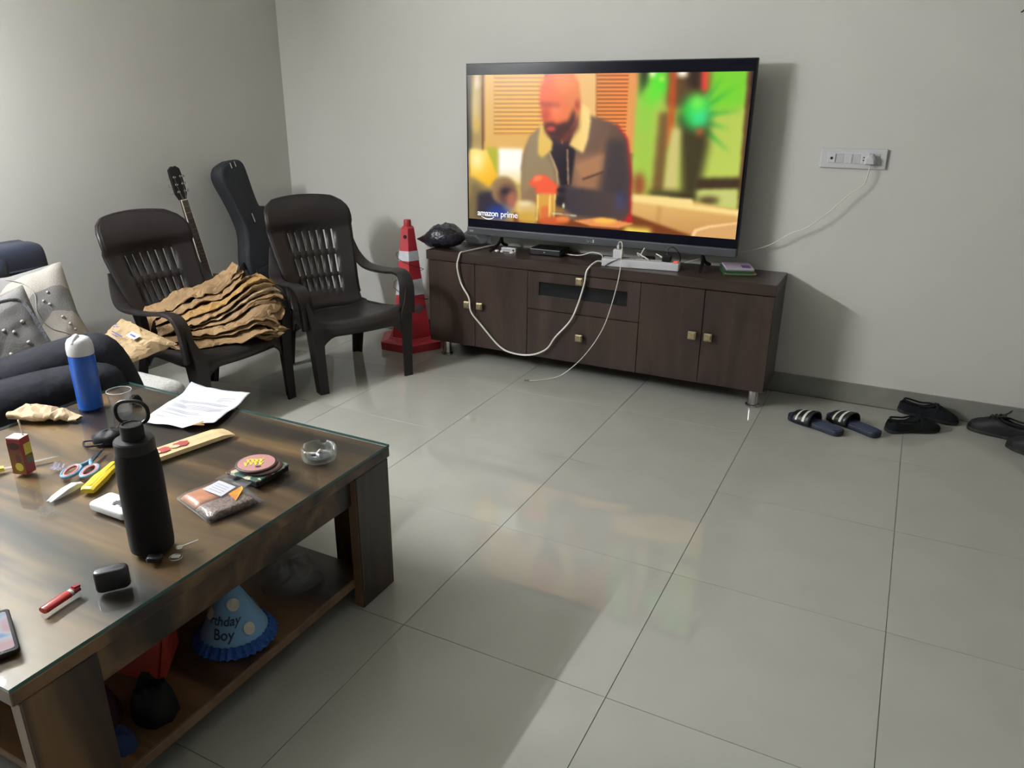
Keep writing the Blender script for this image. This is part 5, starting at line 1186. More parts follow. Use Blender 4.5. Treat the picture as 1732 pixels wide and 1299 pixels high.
# brown paper packet near the denim knee
def packet_v(u, v):
    a = 2 * PI * u
    ax2 = Vector((0.93, 0.36, 0)); s2 = Vector((-0.36, 0.93, 0)); p = Vector((-1.235, -1.386, TZ)) + ax2 * (-0.050 + 0.205 * v)
    w = 0.050 * (0.75 + 0.25 * math.cos(v * 2)) * (1 - 0.45 * v ** 3); h = 0.013 * (0.35 + 0.65 * math.sin(PI * min(1, 0.12 + v)) ** 0.6)
    c, sn_ = math.cos(a), math.sin(a); c = math.copysign(abs(c) ** 0.6, c); sn_ = math.copysign(abs(sn_) ** 0.7, sn_)
    q = p + s2 * (w * c) + Vector((0, 0, h + h * sn_ + 0.004 + 0.018 * max(0, 0.35 - v)))
    q2 = crumple(q, 31.0, 0.006, 14.0); q2.z = max(q2.z, TZ + 0.0006); return q2
mk('paper_packet', grid(packet_v, 26, 18, True), M_kraftl, smooth=False, label='crumpled brown paper packet at the table edge by the knee', cat='packet')
# kitchen knife with a yellow handle, partly behind the carton
k0, k1 = Vector((-1.012, -1.760, TZ)), Vector((-0.900, -1.528, TZ)); kd = (k1 - k0).normalized(); kn = Vector((kd.y, -kd.x, 0)); KL = (k1 - k0).length
def kpt(l, s, z): return tuple(k0 + kd * l + kn * s + Vector((0, 0, z)))
t = thing('knife', 'kitchen knife with a yellow handle lying behind the juice carton', 'knife', tuple(k0))
mk('handle', loft([[kpt(l, -w, 0.001), kpt(l, w, 0.001), kpt(l, w, h), kpt(l, -w, h)] for l, w, h in ((0, 0.008, 0.010), (0.02, 0.010, 0.013), (0.09, 0.009, 0.012), (0.125, 0.008, 0.010))]), mat('lemon_plastic', (0.66, 0.62, 0.06), rough=0.4, bump=0.02), t)
mk('blade', loft([[kpt(l, -w, 0.003), kpt(l, w * 0.6, 0.003), kpt(l, w * 0.6, 0.0042), kpt(l, -w, 0.0042)] for l, w in ((0.12, 0.009), (0.20, 0.009), (KL - 0.02, 0.006), (KL, 0.001))]), M_steel, t)
# wireless earbud case, lighter, phone, keys, black pouch
mk('earbud_case', mv(prism(rrect(0.066, 0.030, 0.0145, 7), 0.0006, 0.047, 0.006, 3), -0.238, -1.863, TZ, rz=math.radians(54)), mat('satin_black', (0.018, 0.019, 0.022), rough=0.35, bump=0.02), auto=50, label='black oval earbud case in front of the flask', cat='earbud case')
l0, l1 = Vector((-0.284, -1.984, TZ)), Vector((-0.292, -1.907, TZ)); ld = (l1 - l0).normalized(); ln = Vector((ld.y, -ld.x, 0))
def lpt(l, s, z): return tuple(l0 + ld * l + ln * s + Vector((0, 0, z)))
t = thing('lighter', 'translucent red cigarette lighter', 'lighter', tuple(l0))
def oval_sec(l, a, b): return [lpt(l, a * math.cos(q), 0.0075 + b * math.sin(q)) for q in [2 * PI * k / 14 for k in range(14)]]
mk('fuel_body', loft([oval_sec(0, 0.0105, 0.0062), oval_sec(0.003, 0.0115, 0.0068), oval_sec(0.058, 0.0115, 0.0068)]), mat('red_clear_plastic', (0.42, 0.012, 0.018), rough=0.15, var=0.2, coat=0.5), t, auto=50)
mk('head', loft([oval_sec(0.0655, 0.0105, 0.0062), oval_sec(0.080, 0.010, 0.006)]), mat('red_plastic', (0.22, 0.01, 0.014), rough=0.4, bump=0.02), t, auto=50)
mk('metal_guard', loft([oval_sec(0.0585, 0.0110, 0.0066), oval_sec(0.0652, 0.0110, 0.0066)]), M_steel, t, auto=50)
mk('thumb_key', loft([[lpt(0.070, -0.005, 0.0125), lpt(0.070, 0.005, 0.0125), lpt(0.070, 0.005, 0.0165), lpt(0.070, -0.005, 0.0165)], [lpt(0.084, -0.005, 0.0095), lpt(0.084, 0.005, 0.0095), lpt(0.084, 0.005, 0.0145), lpt(0.084, -0.005, 0.0145)]]), mat('red_plastic', (0.22, 0.01, 0.014), rough=0.4, bump=0.02), t)
ph_r = math.radians(55); phx, phy = -0.297, -2.076
t = thing('phone', 'black phone in a case lying face up with a lit screen', 'phone', (phx, phy, TZ))
mk('case', mv(prism(rrect(0.148, 0.076, 0.009, 4), 0.0006, 0.0105, 0.002), phx, phy, TZ, rz=ph_r - PI / 2 + 0.18), M_black, t, auto=50)
m, nt, out = new_mat('phone_screen'); e_ = N(nt, 'ShaderNodeEmission'); e_.inputs['Strength'].default_value = 0.55
tc = N(nt, 'ShaderNodeTexCoord'); nz = N(nt, 'ShaderNodeTexNoise', Scale=28.0, Detail=1.0); nt.links.new(tc.outputs['Object'], nz.inputs['Vector'])
rp = N(nt, 'ShaderNodeValToRGB'); q_ = rp.color_ramp.elements; q_[0].position = 0.35; q_[0].color = (0.42, 0.62, 0.90, 1); q_[1].position = 0.65; q_[1].color = (0.85, 0.62, 0.66, 1); q_ = rp.color_ramp.elements.new(0.5); q_.color = (0.80, 0.82, 0.90, 1)
nt.links.new(nz.outputs['Fac'], rp.inputs['Fac']); nt.links.new(rp.outputs['Color'], e_.inputs['Color']); nt.links.new(e_.outputs['Emission'], out.inputs['Surface'])
mk('screen', mv(prism(rrect(0.128, 0.062, 0.005, 3), 0.0104, 0.0109), phx, phy, TZ, rz=ph_r - PI / 2 + 0.18), m, t, label='lit screen')
t = thing('key_ring', 'steel key ring with a tag and a key beside the flask', 'keys', (-0.215, -1.728, TZ))
mk('ring', tube([(-0.2135 + 0.0135 * math.cos(a), -1.728 + 0.0135 * math.sin(a), TZ + 0.002) for a in [2 * PI * k / 18 for k in range(18)]], 0.0011, 6, 2, closed=True), M_steel, t, smooth=True)
mk('tag', mv(box(-0.009, 0.009, -0.006, 0.006, 0.0034, 0.0048, 0.0005), -0.2135, -1.727, TZ, rz=0.5), mat('pale_tag', (0.62, 0.62, 0.58), rough=0.35, bump=0.01), t)
mk('key', join(mv(box(-0.002, 0.040, -0.0022, 0.0022, 0.0, 0.0016), -0.234, -1.697, TZ + 0.004, rz=1.05, ry=-0.12), mv(lathe([(0.009, 0), (0.009, 0.0017)], 16), -0.235, -1.700, TZ + 0.0035)), M_steel, t)
mk('black_fob', mv(box(-0.016, 0.016, -0.011, 0.011, 0.0004, 0.014, 0.005, 3), -0.243, -1.757, TZ, rz=0.6), M_black, t, smooth=True)
def blob(x, y, rx, ry, h, seed, rz=0.0):
    def P(u, v):
        a, e2 = 2 * PI * u, v * PI / 2
        k = 1 + 0.25 * noise.noise(Vector((math.cos(a) * 1.6, math.sin(a) * 1.6, seed)))
        return (rx * k * math.cos(a) * math.cos(e2) ** 0.6, ry * k * math.sin(a) * math.cos(e2) ** 0.6, 0.0005 + h * math.sin(e2) * (1 + 0.3 * noise.noise(Vector((math.cos(a) * 2, math.sin(a) * 2, seed + v * 2)))))
    return mv(grid(P, 20, 8, True), x, y, TZ, rz=rz)
t = thing('cloth_mask', 'crumpled black cloth mask with ear loops behind the flask', 'mask', (-0.872, -1.372, TZ))
mk('cloth', blob(-0.872, -1.385, 0.050, 0.036, 0.034, 2.2, 0.6), M_blackm, t, smooth=True)
mk('ear_loop', tube([(-0.905, -1.335, TZ + 0.012), (-0.93, -1.30, TZ + 0.018), (-0.895, -1.285, TZ + 0.014), (-0.862, -1.322, TZ + 0.02)], 0.0032, 6, 5), M_blackm, t, smooth=True)
mk('ear_loop', tube([(-0.90, -1.42, TZ + 0.008), (-0.925, -1.435, TZ + 0.004), (-0.89, -1.452, TZ + 0.004), (-0.85, -1.425, TZ + 0.008)], 0.0032, 6, 5), M_blackm, t, smooth=True)
mk('sunglasses_case', blob(-1.055, -1.155, 0.022, 0.014, 0.026, 7.7, 1.3), M_blackm, smooth=True, label='small soft black pouch at the far table edge behind the tumbler', cat='pouch')

# ---------------------------------------------------------------- things on the shelf under the table
SZT = SZ + 0.0005
hx_, hy_ = -0.298, -1.528
t = thing('party_hat', 'blue cone party hat with white dots and a fringe on the lower shelf', 'party hat', (hx_, hy_, SZT))
M_hat = mat('pale_blue_card', (0.20, 0.42, 0.68), rough=0.6, var=0.05, bump=0.02); M_fringe = mat('blue_fringe', (0.02, 0.10, 0.40), rough=0.8, var=0.25, vscale=120, bump=0.6, bscale=150)
def cone_r(z): return 0.092 * (1 - z / 0.185) + 0.004
hat = mk('cone', lathe([(cone_r(0.012), 0.012), (cone_r(0.165), 0.165), (0.002, 0.178)], 40, hx_, hy_, SZT), M_hat, t, auto=40)
fr_ = []
for k in range(72):
    a = 2 * PI * k / 72; r = 0.106 + 0.004 * math.sin(k * 2.7)
    fr_.append((r, a))
V = []; F = []
for k, (r, a) in enumerate(fr_):
    V += [(hx_ + 0.086 * math.cos(a), hy_ + 0.086 * math.sin(a), SZT + 0.020), (hx_ + r * math.cos(a), hy_ + r * math.sin(a), SZT + 0.001 + 0.004 * abs(math.sin(k * 1.3))), (hx_ + (r - 0.02) * math.cos(a), hy_ + (r - 0.02) * math.sin(a), SZT + 0.026)]
for k in range(72):
    n = (k + 1) % 72; F += [(3 * k, 3 * n, 3 * n + 2, 3 * k + 2), (3 * k + 2, 3 * n + 2, 3 * n + 1, 3 * k + 1)]
mk('fringe', (V, F), M_fringe, t, label='dark blue fluffy fringe')
def hat_pt(a, z, out=0.0012):
    r = cone_r(z) + out; return Vector((hx_ + r * math.cos(a), hy_ + r * math.sin(a), SZT + z))
def hat_dot(a0, z0, r):
    n = 20; V = []
    for k in range(n):
        q = 2 * PI * k / n; z = z0 + r * math.sin(q); a = a0 + r * math.cos(q) / cone_r(z); V.append(tuple(hat_pt(a, z, 0.0034)))
    return V, [tuple(range(n))]
AC = math.atan2(-2.677 - hy_, 1.067 - hx_)
M_dotw = mat('white_dot', (0.66, 0.64, 0.56), rough=0.6, bump=0.01)
for a, z in ((AC + 0.10, 0.118), (AC + 0.50, 0.055), (AC - 1.3, 0.09), (AC + 2.0, 0.07), (AC + 2.8, 0.12), (AC - 2.3, 0.05)): mk('dot', hat_dot(a, z, 0.0145), M_dotw, hat)
def hat_text(s, size, a0, z0):
    V, F = text_vf(s, size, 0.0, 1.0, 0.0004)
    out = []
    for x, y, z in V:
        zz = z0 + y; out.append(tuple(hat_pt(a0 + x / cone_r(zz), zz, 0.0016)))
    return out, F
M_hink = mat('dark_hat_ink', (0.02, 0.04, 0.11), rough=0.6, bump=0.01)
mk('lettering', join(hat_text('Birthday', 0.030, AC - 0.62, 0.082), hat_text('Boy', 0.034, AC - 0.42, 0.052)), M_hink, hat)
mk('plastic_bag', mv(grid(lambda u, v: (lambda a, e2: (0.085 * math.cos(a) * math.cos(e2) ** 0.6 * (1 + 0.25 * noise.noise(Vector((u * 9, v * 3, 2)))), 0.062 * math.sin(a) * math.cos(e2) ** 0.6, 0.001 + 0.065 * math.sin(e2) * (1 + 0.5 * noise.noise(Vector((math.cos(a) * 2, math.sin(a) * 2, v * 3))))))(2 * PI * u, v * PI / 2), 26, 10, True), -0.325, -1.285, SZT, rz=0.9), clear('bag_film', (0.80, 0.80, 0.80), 0.15, 1.6, 0.16, (0.5, 0.5, 0.5)), label='crumpled clear plastic bag on the lower shelf behind the party hat', cat='plastic bag')
t = thing('red_carton', 'red open cardboard box leaning on the lower shelf', 'box', (-0.45, -1.70, SZT))
M_redb = mat('red_cardboard', (0.42, 0.040, 0.022), rough=0.6, var=0.08, bump=0.05)
mk('side_panel', loft([[(-0.325, -1.745, SZT + 0.004), (-0.317, -1.735, SZT + 0.004), (-0.400, -1.622, SZT + 0.004), (-0.408, -1.632, SZT + 0.004)], [(-0.325, -1.690, SZT + 0.215), (-0.317, -1.680, SZT + 0.215), (-0.398, -1.625, SZT + 0.215), (-0.406, -1.635, SZT + 0.215)]]), M_redb, t)
mk('front_panel', loft([[(-0.62, -1.800, SZT + 0.001), (-0.331, -1.748, SZT + 0.001), (-0.331, -1.742, SZT + 0.001), (-0.62, -1.792, SZT + 0.001)], [(-0.62, -1.745, SZT + 0.200), (-0.331, -1.695, SZT + 0.205), (-0.331, -1.689, SZT + 0.205), (-0.62, -1.737, SZT + 0.200)]]), M_redb, t)
mk('back_panel', box(-0.62, -0.415, -1.640, -1.634, SZT, SZT + 0.2), M_redb, t)
def lump(x, y, rx, ry, h, seed):
    return mv(grid(lambda u, v: (lambda a, e2: (rx * math.cos(a) * math.cos(e2) ** 0.6 * (1 + 0.3 * noise.noise(Vector((math.cos(a) * 2, math.sin(a) * 2, seed)))), ry * math.sin(a) * math.cos(e2) ** 0.6, 0.0005 + h * math.sin(e2) * (1 + 0.5 * noise.noise(Vector((math.cos(a) * 2, math.sin(a) * 2, seed + v * 3))))))(2 * PI * u, v * PI / 2), 22, 9, True), x, y, SZT)
mk('cloth_bundle', lump(-0.255, -1.815, 0.058, 0.045, 0.085, 4.6), M_blackm, smooth=True, label='bundled black cloth in front of the red box', cat='cloth')
mk('cloth_bundle', lump(-0.36, -1.885, 0.060, 0.048, 0.075, 6.1), mat('maroon_cloth', (0.06, 0.012, 0.03), rough=0.9, var=0.3, bump=0.4), smooth=True, label='maroon cloth bundle beside the table leg on the shelf', cat='cloth')
mk('cloth_bundle', lump(-0.245, -1.915, 0.040, 0.030, 0.035, 9.1), mat('blue_cloth', (0.015, 0.04, 0.13), rough=0.9, var=0.3, bump=0.4), smooth=True, label='little dark blue cloth by the near table leg on the shelf', cat='cloth')

# ---------------------------------------------------------------- things on the tv cabinet
Z6 = CZ + 0.0005
def sack(x, y, z, rx, ry, h, seed, amp=0.012):
    def P(u, v):
        a = 2 * PI * u; e2 = (v - 0.5) * PI; ce = max(0.0, math.cos(e2)) ** 0.55
        cx2 = math.copysign(abs(math.cos(a)) ** 0.85, math.cos(a)); sy2 = math.copysign(abs(math.sin(a)) ** 0.85, math.sin(a))
        fx = (cx2 * ce + 1) / 2                          # 0 at the pointed left end, 1 at the right
        prof = min(1.0, 0.10 + 1.7 * fx) * (1 - 0.25 * max(0, fx - 0.75) / 0.25)
        zz = 0.22 * h * (1 - min(1, fx * 3)) + h * prof * (0.5 + 0.5 * math.sin(e2)) * (1 - 0.12 * (1 - min(1, fx * 3)))
        p = Vector((rx * cx2 * ce, ry * sy2 * ce * (0.25 + 0.75 * min(1, fx * 2.2)), zz))
        n = noise.noise_vector(p * 16 + Vector((seed, 0, 0))); r = abs(noise.noise(p * 34 + Vector((0, seed, 0)))); r2 = abs(noise.noise(Vector((p.x * 60, p.y * 60, p.z * 25 + seed))))
        q = p + n * amp * 0.7 + Vector((0, 0, (r * 1.6 + r2 * 0.8) * amp * min(1, fx * 3))); q.z = max(q.z, 0.0008); return q
    return mv(grid(P, 56, 34, True), x, y, z)
mk('garbage_bag', sack(-1.216, 1.000, Z6, 0.148, 0.098, 0.122, 2.0, 0.0075), mat('black_polythene', (0.016, 0.015, 0.024), rough=0.22, var=0.2, bump=0.6, bscale=55), smooth=True, at=(-1.216, 1.000, Z6), label='stuffed black polythene bag on the cabinet end', cat='bag')
mk('clear_bag', sack(-1.075, 1.150, Z6, 0.095, 0.034, 0.135, 5.0, 0.008), clear('grey_film', (0.75, 0.78, 0.80), 0.2, 1.5, 0.35, (0.42, 0.45, 0.47)), smooth=True, at=(-1.075, 1.150, Z6), label='greyish clear plastic bag behind the black polythene bag', cat='bag')
t = thing('set_top_box', 'flat black set-top box under the middle of the television', 'media box', (-0.58, 1.08, Z6))
mk('casing', box(-0.68, -0.50, 1.03, 1.16, Z6, Z6 + 0.034, 0.006), M_black, t, smooth=False)
mk('status_lamp', box(-0.595, -0.588, 1.0292, 1.0302, Z6 + 0.015, Z6 + 0.019), M_white, t)
t = thing('streaming_stick', 'small white box with a dark dot under the television', 'media box', (-0.805, 1.06, Z6))
mk('casing', mv(box(-0.042, 0.042, -0.012, 0.012, 0, 0.022, 0.003), -0.805, 1.045, Z6, rz=0.08), M_white, t)
mk('button', mv(lathe([(0.0055, 0), (0.0055, 0.001)], 14), -0.775, 1.0345, Z6 + 0.011, rx=PI / 2), M_black, t)
mk('print', mv(box(-0.03, 0.012, -0.0126, -0.0121, 0.009, 0.013), -0.805, 1.045, Z6, rz=0.08), M_ink, t)
for k, (x, y, r, lab) in enumerate(((-0.893, 1.035, 0.2, 'white oval tablet nearest the stand leg on the cabinet'), (-0.856, 1.000, 0.5, 'white oval tablet second from the stand leg'), (-0.823, 0.999, 1.1, 'white oval tablet before the small white box'), (-0.763, 0.992, 0.9, 'white oval tablet set apart from the other three'))):
    mk('tablet', mv(lathe([(0.001, 0.0003), (0.009, 0.002), (0.0125, 0.007), (0.009, 0.012), (0.001, 0.0135)], 18), x, y, Z6, rz=r), M_cord, smooth=True, label=lab, cat='tablet', group='white tablets on the cabinet')
# power strip and what is plugged in
sx0, sy0, srot = -0.235, 0.925, 0.115
def sp2(x, y, z): return (sx0 + x * math.cos(srot) - y * math.sin(srot), sy0 + x * math.sin(srot) + y * math.cos(srot), Z6 + z)
def spv(vf): return [sp2(*p) for p in vf[0]], vf[1]
t = thing('power_strip', 'long white power strip at the front of the cabinet', 'power strip', (sx0, sy0, Z6))
mk('body', spv(box(0, 0.375, 0, 0.062, 0.0, 0.038, 0.004)), M_white, t)
for k in range(4):
    so = mk('socket', spv(box(0.055 + k * 0.075, 0.095 + k * 0.075, 0.012, 0.050, 0.0375, 0.0388)), mat('socket_face', (0.6, 0.6, 0.61), rough=0.4, bump=0.01), t)
    mk('socket_hole', spv(join(*[mv(lathe([(0.0032, 0), (0.0032, 0.0006)], 10), 0.075 + k * 0.075 + a, 0.031 + b, 0.0388) for a, b in ((-0.010, -0.006), (0.010, -0.006), (0, 0.010))])), M_black, so)
mk('switch', spv(box(0.345, 0.365, 0.018, 0.044, 0.037, 0.042, 0.002)), emit('red_neon', (1.0, 0.10, 0.06), 0.8), t, label='glowing red switch')
t = thing('phone_charger', 'white charger block plugged into the power strip', 'charger', sp2(0.075, 0.03, 0.039))
mk('block', spv(box(0.052, 0.098, 0.012, 0.044, 0.0395, 0.083, 0.004)), M_white, t)
q0 = sp2(0.073, 0.028, 0.083)
t = thing('charging_cable', 'thin white charging cable hanging from the charger to the floor', 'cable', q0)
mk('plug', spv(box(0.068, 0.079, 0.024, 0.031, 0.0835, 0.104, 0.002)), M_white, t)
mk('lead', tube([sp2(0.0735, 0.0275, 0.104), sp2(0.078, 0.024, 0.119), sp2(0.092, 0.012, 0.120), sp2(0.099, 0.0, 0.100), sp2(0.100, -0.012, 0.060), (-0.120, 0.872, 0.596), (-0.138, 0.862, 0.477), (-0.187, 0.862, 0.305), (-0.275, 0.856, 0.152), (-0.380, 0.846, 0.040), (-0.448, 0.822, 0.006), (-0.50, 0.772, 0.004), (-0.548, 0.742, 0.004)], 0.0021, 7, 6), M_cord, t, smooth=True)
mk('connector', tube([(-0.535, 0.750, 0.005), (-0.556, 0.737, 0.005)], 0.0035, 8, 1), M_steel, t)
mk('extension_lead', tube([(-0.945, 1.172, Z6 + 0.005), (-0.965, 1.09, Z6 + 0.005), (-0.99, 0.97, Z6 + 0.005), (-1.004, 0.900, Z6 + 0.0062), (-1.010, 0.8790, Z6 + 0.0056), (-1.018, 0.8725, 0.586), (-1.027, 0.868, 0.530), (-1.003, 0.868, 0.440), (-0.954, 0.862, 0.370), (-0.934, 0.848, 0.300), (-0.880, 0.860, 0.231), (-0.770, 0.868, 0.122), (-0.683, 0.866, 0.096), (-0.579, 0.866, 0.104), (-0.494, 0.868, 0.148), (-0.446, 0.868, 0.219), (-0.367, 0.868, 0.316), (-0.328, 0.868, 0.407), (-0.298, 0.868, 0.516), (-0.288, 0.872, 0.585), sp2(-0.028, 0.0, 0.018), sp2(0.0, 0.02, 0.018)], 0.0046, 8, 6), M_cord, smooth=True, label='thick white lead looping down the cabinet doors to the power strip', cat='cable')
# adaptors and loose leads behind the strip
mk('adaptor', spv(box(0.19, 0.245, 0.062, 0.115, 0.0, 0.045, 0.008, 3)), M_black, label='black adaptor block behind the power strip', cat='adaptor', smooth=False)
mk('adaptor', spv(join(box(0.29, 0.335, 0.010, 0.052, 0.0392, 0.070, 0.008, 3))), M_black, label='black plug standing in the power strip', cat='adaptor')
mk('black_lead', tube([sp2(0.31, 0.03, 0.070), sp2(0.316, 0.034, 0.100), sp2(0.338, 0.036, 0.108), sp2(0.366, 0.046, 0.080), sp2(0.366, 0.075, 0.03), sp2(0.30, 0.10, 0.004), sp2(0.24, 0.098, 0.012)], 0.0024, 6, 6), M_black, smooth=True, label='black lead curling up from the plug on the strip', cat='cable')
mk('black_lead', tube([sp2(0.02, -0.005, 0.004), sp2(0.04, -0.005, 0.018), sp2(0.07, -0.005, 0.034), sp2(0.105, -0.001, 0.047), sp2(0.13, 0.068, 0.035), sp2(0.17, 0.085, 0.012)], 0.0018, 6, 6), M_black, smooth=True, label='thin dark lead crossing the front of the power strip', cat='cable')
mk('white_lead', tube([(-0.50, 1.10, Z6 + 0.006), (-0.44, 1.06, Z6 + 0.012), (-0.39, 1.05, Z6 + 0.018), (-0.33, 1.045, Z6 + 0.038), (-0.275, 1.03, Z6 + 0.034), (-0.255, 1.005, Z6 + 0.012), (-0.235, 0.995, Z6 + 0.005)], 0.0026, 6, 6), M_cord, smooth=True, label='white lead bending down behind the power strip end', cat='cable')
mk('white_lead', tube([sp2(0.225, 0.035, 0.040), sp2(0.19, 0.045, 0.056), sp2(0.165, 0.05, 0.066), sp2(0.175, 0.06, 0.050), sp2(0.195, 0.07, 0.090)], 0.003, 6, 6), M_cord, smooth=True, label='short white lead crossing over the power strip', cat='cable')
mk('white_lead', tube([sp2(0.255, 0.06, 0.066), sp2(0.275, 0.05, 0.060), sp2(0.29, 0.04, 0.052)], 0.0035, 6, 6), M_cord, smooth=True, label='white cable end beside the black plug', cat='cable')
# booklets in green plastic
t = thing('booklet', 'lilac booklet on top of the green plastic folder', 'booklet', (0.40, 1.085, Z6))
br = 0.35
mk('pages', mv(box(-0.055, 0.070, -0.070, 0.085, 0.024, 0.034, 0.002), 0.385, 1.075, Z6, rz=br), mat('lilac_paper', (0.46, 0.38, 0.47), rough=0.55, var=0.06, bump=0.02), t)
mk('print', mv(box(0.020, 0.060, -0.05, 0.01, 0.0341, 0.0344), 0.385, 1.075, Z6, rz=br), mat('indigo_print', (0.10, 0.07, 0.22), rough=0.5, var=0.6, vscale=120), t)
t = thing('plastic_folder', 'green plastic folder under the lilac booklet', 'folder', (0.385, 1.075, Z6))
M_green = mat('green_plastic', (0.02, 0.10, 0.04), rough=0.3, var=0.2, bump=0.1)
mk('cover', mv(join(box(-0.065, 0.075, -0.075, 0.085, 0.0, 0.006, 0.002), box(-0.065, 0.065, -0.077, 0.085, 0.014, 0.0235, 0.003)), 0.385, 1.075, Z6, rz=br), M_green, t)
mk('papers', mv(box(-0.060, 0.078, -0.070, 0.08, 0.0065, 0.0135), 0.388, 1.077, Z6, rz=br), M_kraftl, t)

# ---------------------------------------------------------------- switchboard, plug and cord on the back wall
t = thing('switchboard', 'white electrical switchboard with switches and socket on the wall', 'switchboard', (0.808, YB, 1.09))
YS = YB - 0.0005
pl_ = mk('plate', join(box(0.674, 0.942, YS - 0.012, YS, 1.087, 1.173, 0.004)), M_white, t)
mk('module_frame', box(0.702, 0.914, YS - 0.0135, YS - 0.0118, 1.107, 1.153, 0.0006, 1), mat('module_white', (0.66, 0.66, 0.67), rough=0.35, bump=0.01), pl_)
for k in range(4):
    x = 0.706 + k * 0.0335
    sw = mk('switch' if k else 'indicator_socket', loft([[(x, YS - 0.0135, 1.110), (x + 0.031, YS - 0.0135, 1.110), (x + 0.031, YS - 0.0135, 1.150), (x, YS - 0.0135, 1.150)], [(x + 0.001, YS - (0.019 if k % 2 else 0.015), 1.112), (x + 0.030, YS - (0.015 if k % 2 else 0.019), 1.112), (x + 0.030, YS - (0.015 if k % 2 else 0.019), 1.148), (x + 0.001, YS - (0.019 if k % 2 else 0.015), 1.148)]]), M_white, t)
    if k == 0: mk('hole', mv(lathe([(0.006, 0), (0.006, 0.0008)], 14), x + 0.015, YS - 0.0172, 1.130, rx=PI / 2), M_black, sw)
so = mk('socket', box(0.845, 0.910, YS - 0.0150, YS - 0.0134, 1.109, 1.151, 0.0006, 1), M_white, t)
mk('socket_hole', join(*[mv(lathe([(0.003, 0), (0.003, 0.0006)], 10), 0.855 + a, YS - 0.0150, 1.130 + b, rx=PI / 2) for a, b in ((-0.004, 0.006), (-0.004, -0.006))]), M_black, so)
t = thing('power_plug', 'white three-pin plug in the wall switchboard with its cord', 'plug', (0.878, YS - 0.015, 1.11))
mk('plug_body', loft([[(0.878 + a * 0.024, YS - 0.0155, 1.130 + b * 0.024) for a, b in ((-1, -0.9), (1, -0.9), (0.95, 0.3), (0.35, 1), (-0.35, 1), (-0.95, 0.3))], [(0.878 + a * 0.021, YS - 0.042, 1.128 + b * 0.021) for a, b in ((-1, -0.9), (1, -0.9), (0.95, 0.3), (0.35, 1), (-0.35, 1), (-0.95, 0.3))], [(0.878 + a * 0.015, YS - 0.048, 1.126 + b * 0.015) for a, b in ((-1, -0.9), (1, -0.9), (0.95, 0.3), (0.35, 1), (-0.35, 1), (-0.95, 0.3))]]), M_white, t)
mk('cord', tube([(0.878, YS - 0.036, 1.112), (0.880, YS - 0.036, 1.085), (0.868, YS - 0.038, 1.023), (0.813, YS - 0.045, 0.974), (0.739, YS - 0.050, 0.891), (0.660, YS - 0.050, 0.822), (0.599, YS - 0.048, 0.793), (0.526, YS - 0.046, 0.740), (0.462, YS - 0.045, 0.709), (0.395, YS - 0.045, 0.690), (0.30, YS - 0.050, 0.680), (0.20, YS - 0.055, 0.640), (0.12, YS - 0.06, 0.611)], 0.0024, 7, 6), M_cord, t, smooth=True)

# ---------------------------------------------------------------- footwear by the wall
M_rub = mat('navy_rubber', (0.016, 0.020, 0.038), rough=0.55, var=0.1, bump=0.08, bscale=120); M_rub2 = mat('navy_footbed', (0.030, 0.042, 0.085), rough=0.6, var=0.1, bump=0.2, bscale=200)
M_band = mat('black_band', (0.010, 0.011, 0.014), rough=0.4, bump=0.03); M_stripe = mat('white_stripe', (0.62, 0.60, 0.52), rough=0.4, bump=0.01)
def sole_outline(L, s=1, k=1.0):
    pts = [(-0.5, 0.0), (-0.485, 0.022), (-0.42, 0.034), (-0.25, 0.034), (-0.05, 0.035), (0.12, 0.043), (0.28, 0.047), (0.40, 0.042), (0.47, 0.026), (0.5, 0.004), (0.48, -0.018), (0.42, -0.032), (0.28, -0.043), (0.1, -0.040), (-0.08, -0.032), (-0.25, -0.031), (-0.42, -0.031), (-0.485, -0.020)]
    return [(p.x * L, p.y * k * s) for p in catmull([(a, b, 0) for a, b in pts], 3, True)]
def slide(heel, toe, label, s):
    h, t_ = Vector(heel), Vector(toe); d = t_ - h; L = d.length; a = math.atan2(d.y, d.x); c = (h + t_) / 2
    t = thing('slide_sandal', label, 'sandal', (c.x, c.y, 0), a, group='navy slide sandals')
    o = sole_outline(L, s)
    mk('sole', prism(o, 0.0005, 0.026, 0.004), M_rub, t, local=True, auto=40)
    mk('footbed', prism([(x * 0.93, y * 0.86) for x, y in o], 0.026, 0.0285, 0.001), M_rub2, t, local=True, auto=40)
    def band(x0, x1, off, x_shift=0.0):
        V, F = [], []; n = 22; m = 7
        for j in range(m):
            f = j / (m - 1); x = x0 + (x1 - x0) * f; hgt = 0.058 - 0.022 * f
            for i in range(n):
                q = PI * i / (n - 1); w = 0.049
                V.append((x - 0.016 * math.sin(q) * (1 - f) * 0, -w * math.cos(q) * (1 + off * 8), 0.010 + (hgt + off) * math.sin(q) ** 0.75))
        for j in range(m - 1):
            for i in range(n - 1): F.append((j * n + i, j * n + i + 1, (j + 1) * n + i + 1, (j + 1) * n + i))
        return V, F
    b = mk('strap', band(0.005 * L, 0.36 * L, 0.0), M_band, t, local=True, smooth=True); solidify(b, 0.006)
    for x0, x1 in ((0.10, 0.145), (0.235, 0.27)):
        V, F = [], []; n = 20
        for x in (x0 * L, x1 * L):
            f = (x - 0.005 * L) / (0.355 * L); hgt = 0.058 - 0.022 * f
            for i in range(n):
                q = PI * (0.06 + 0.88 * i / (n - 1)); V.append((x, -0.0497 * math.cos(q) * 1.07, 0.010 + (hgt + 0.0042) * math.sin(q) ** 0.75))
        F = [(i, i + 1, n + i + 1, n + i) for i in range(n - 1)]
        mk('stripe', (V, F), M_stripe, b, local=True, smooth=True)
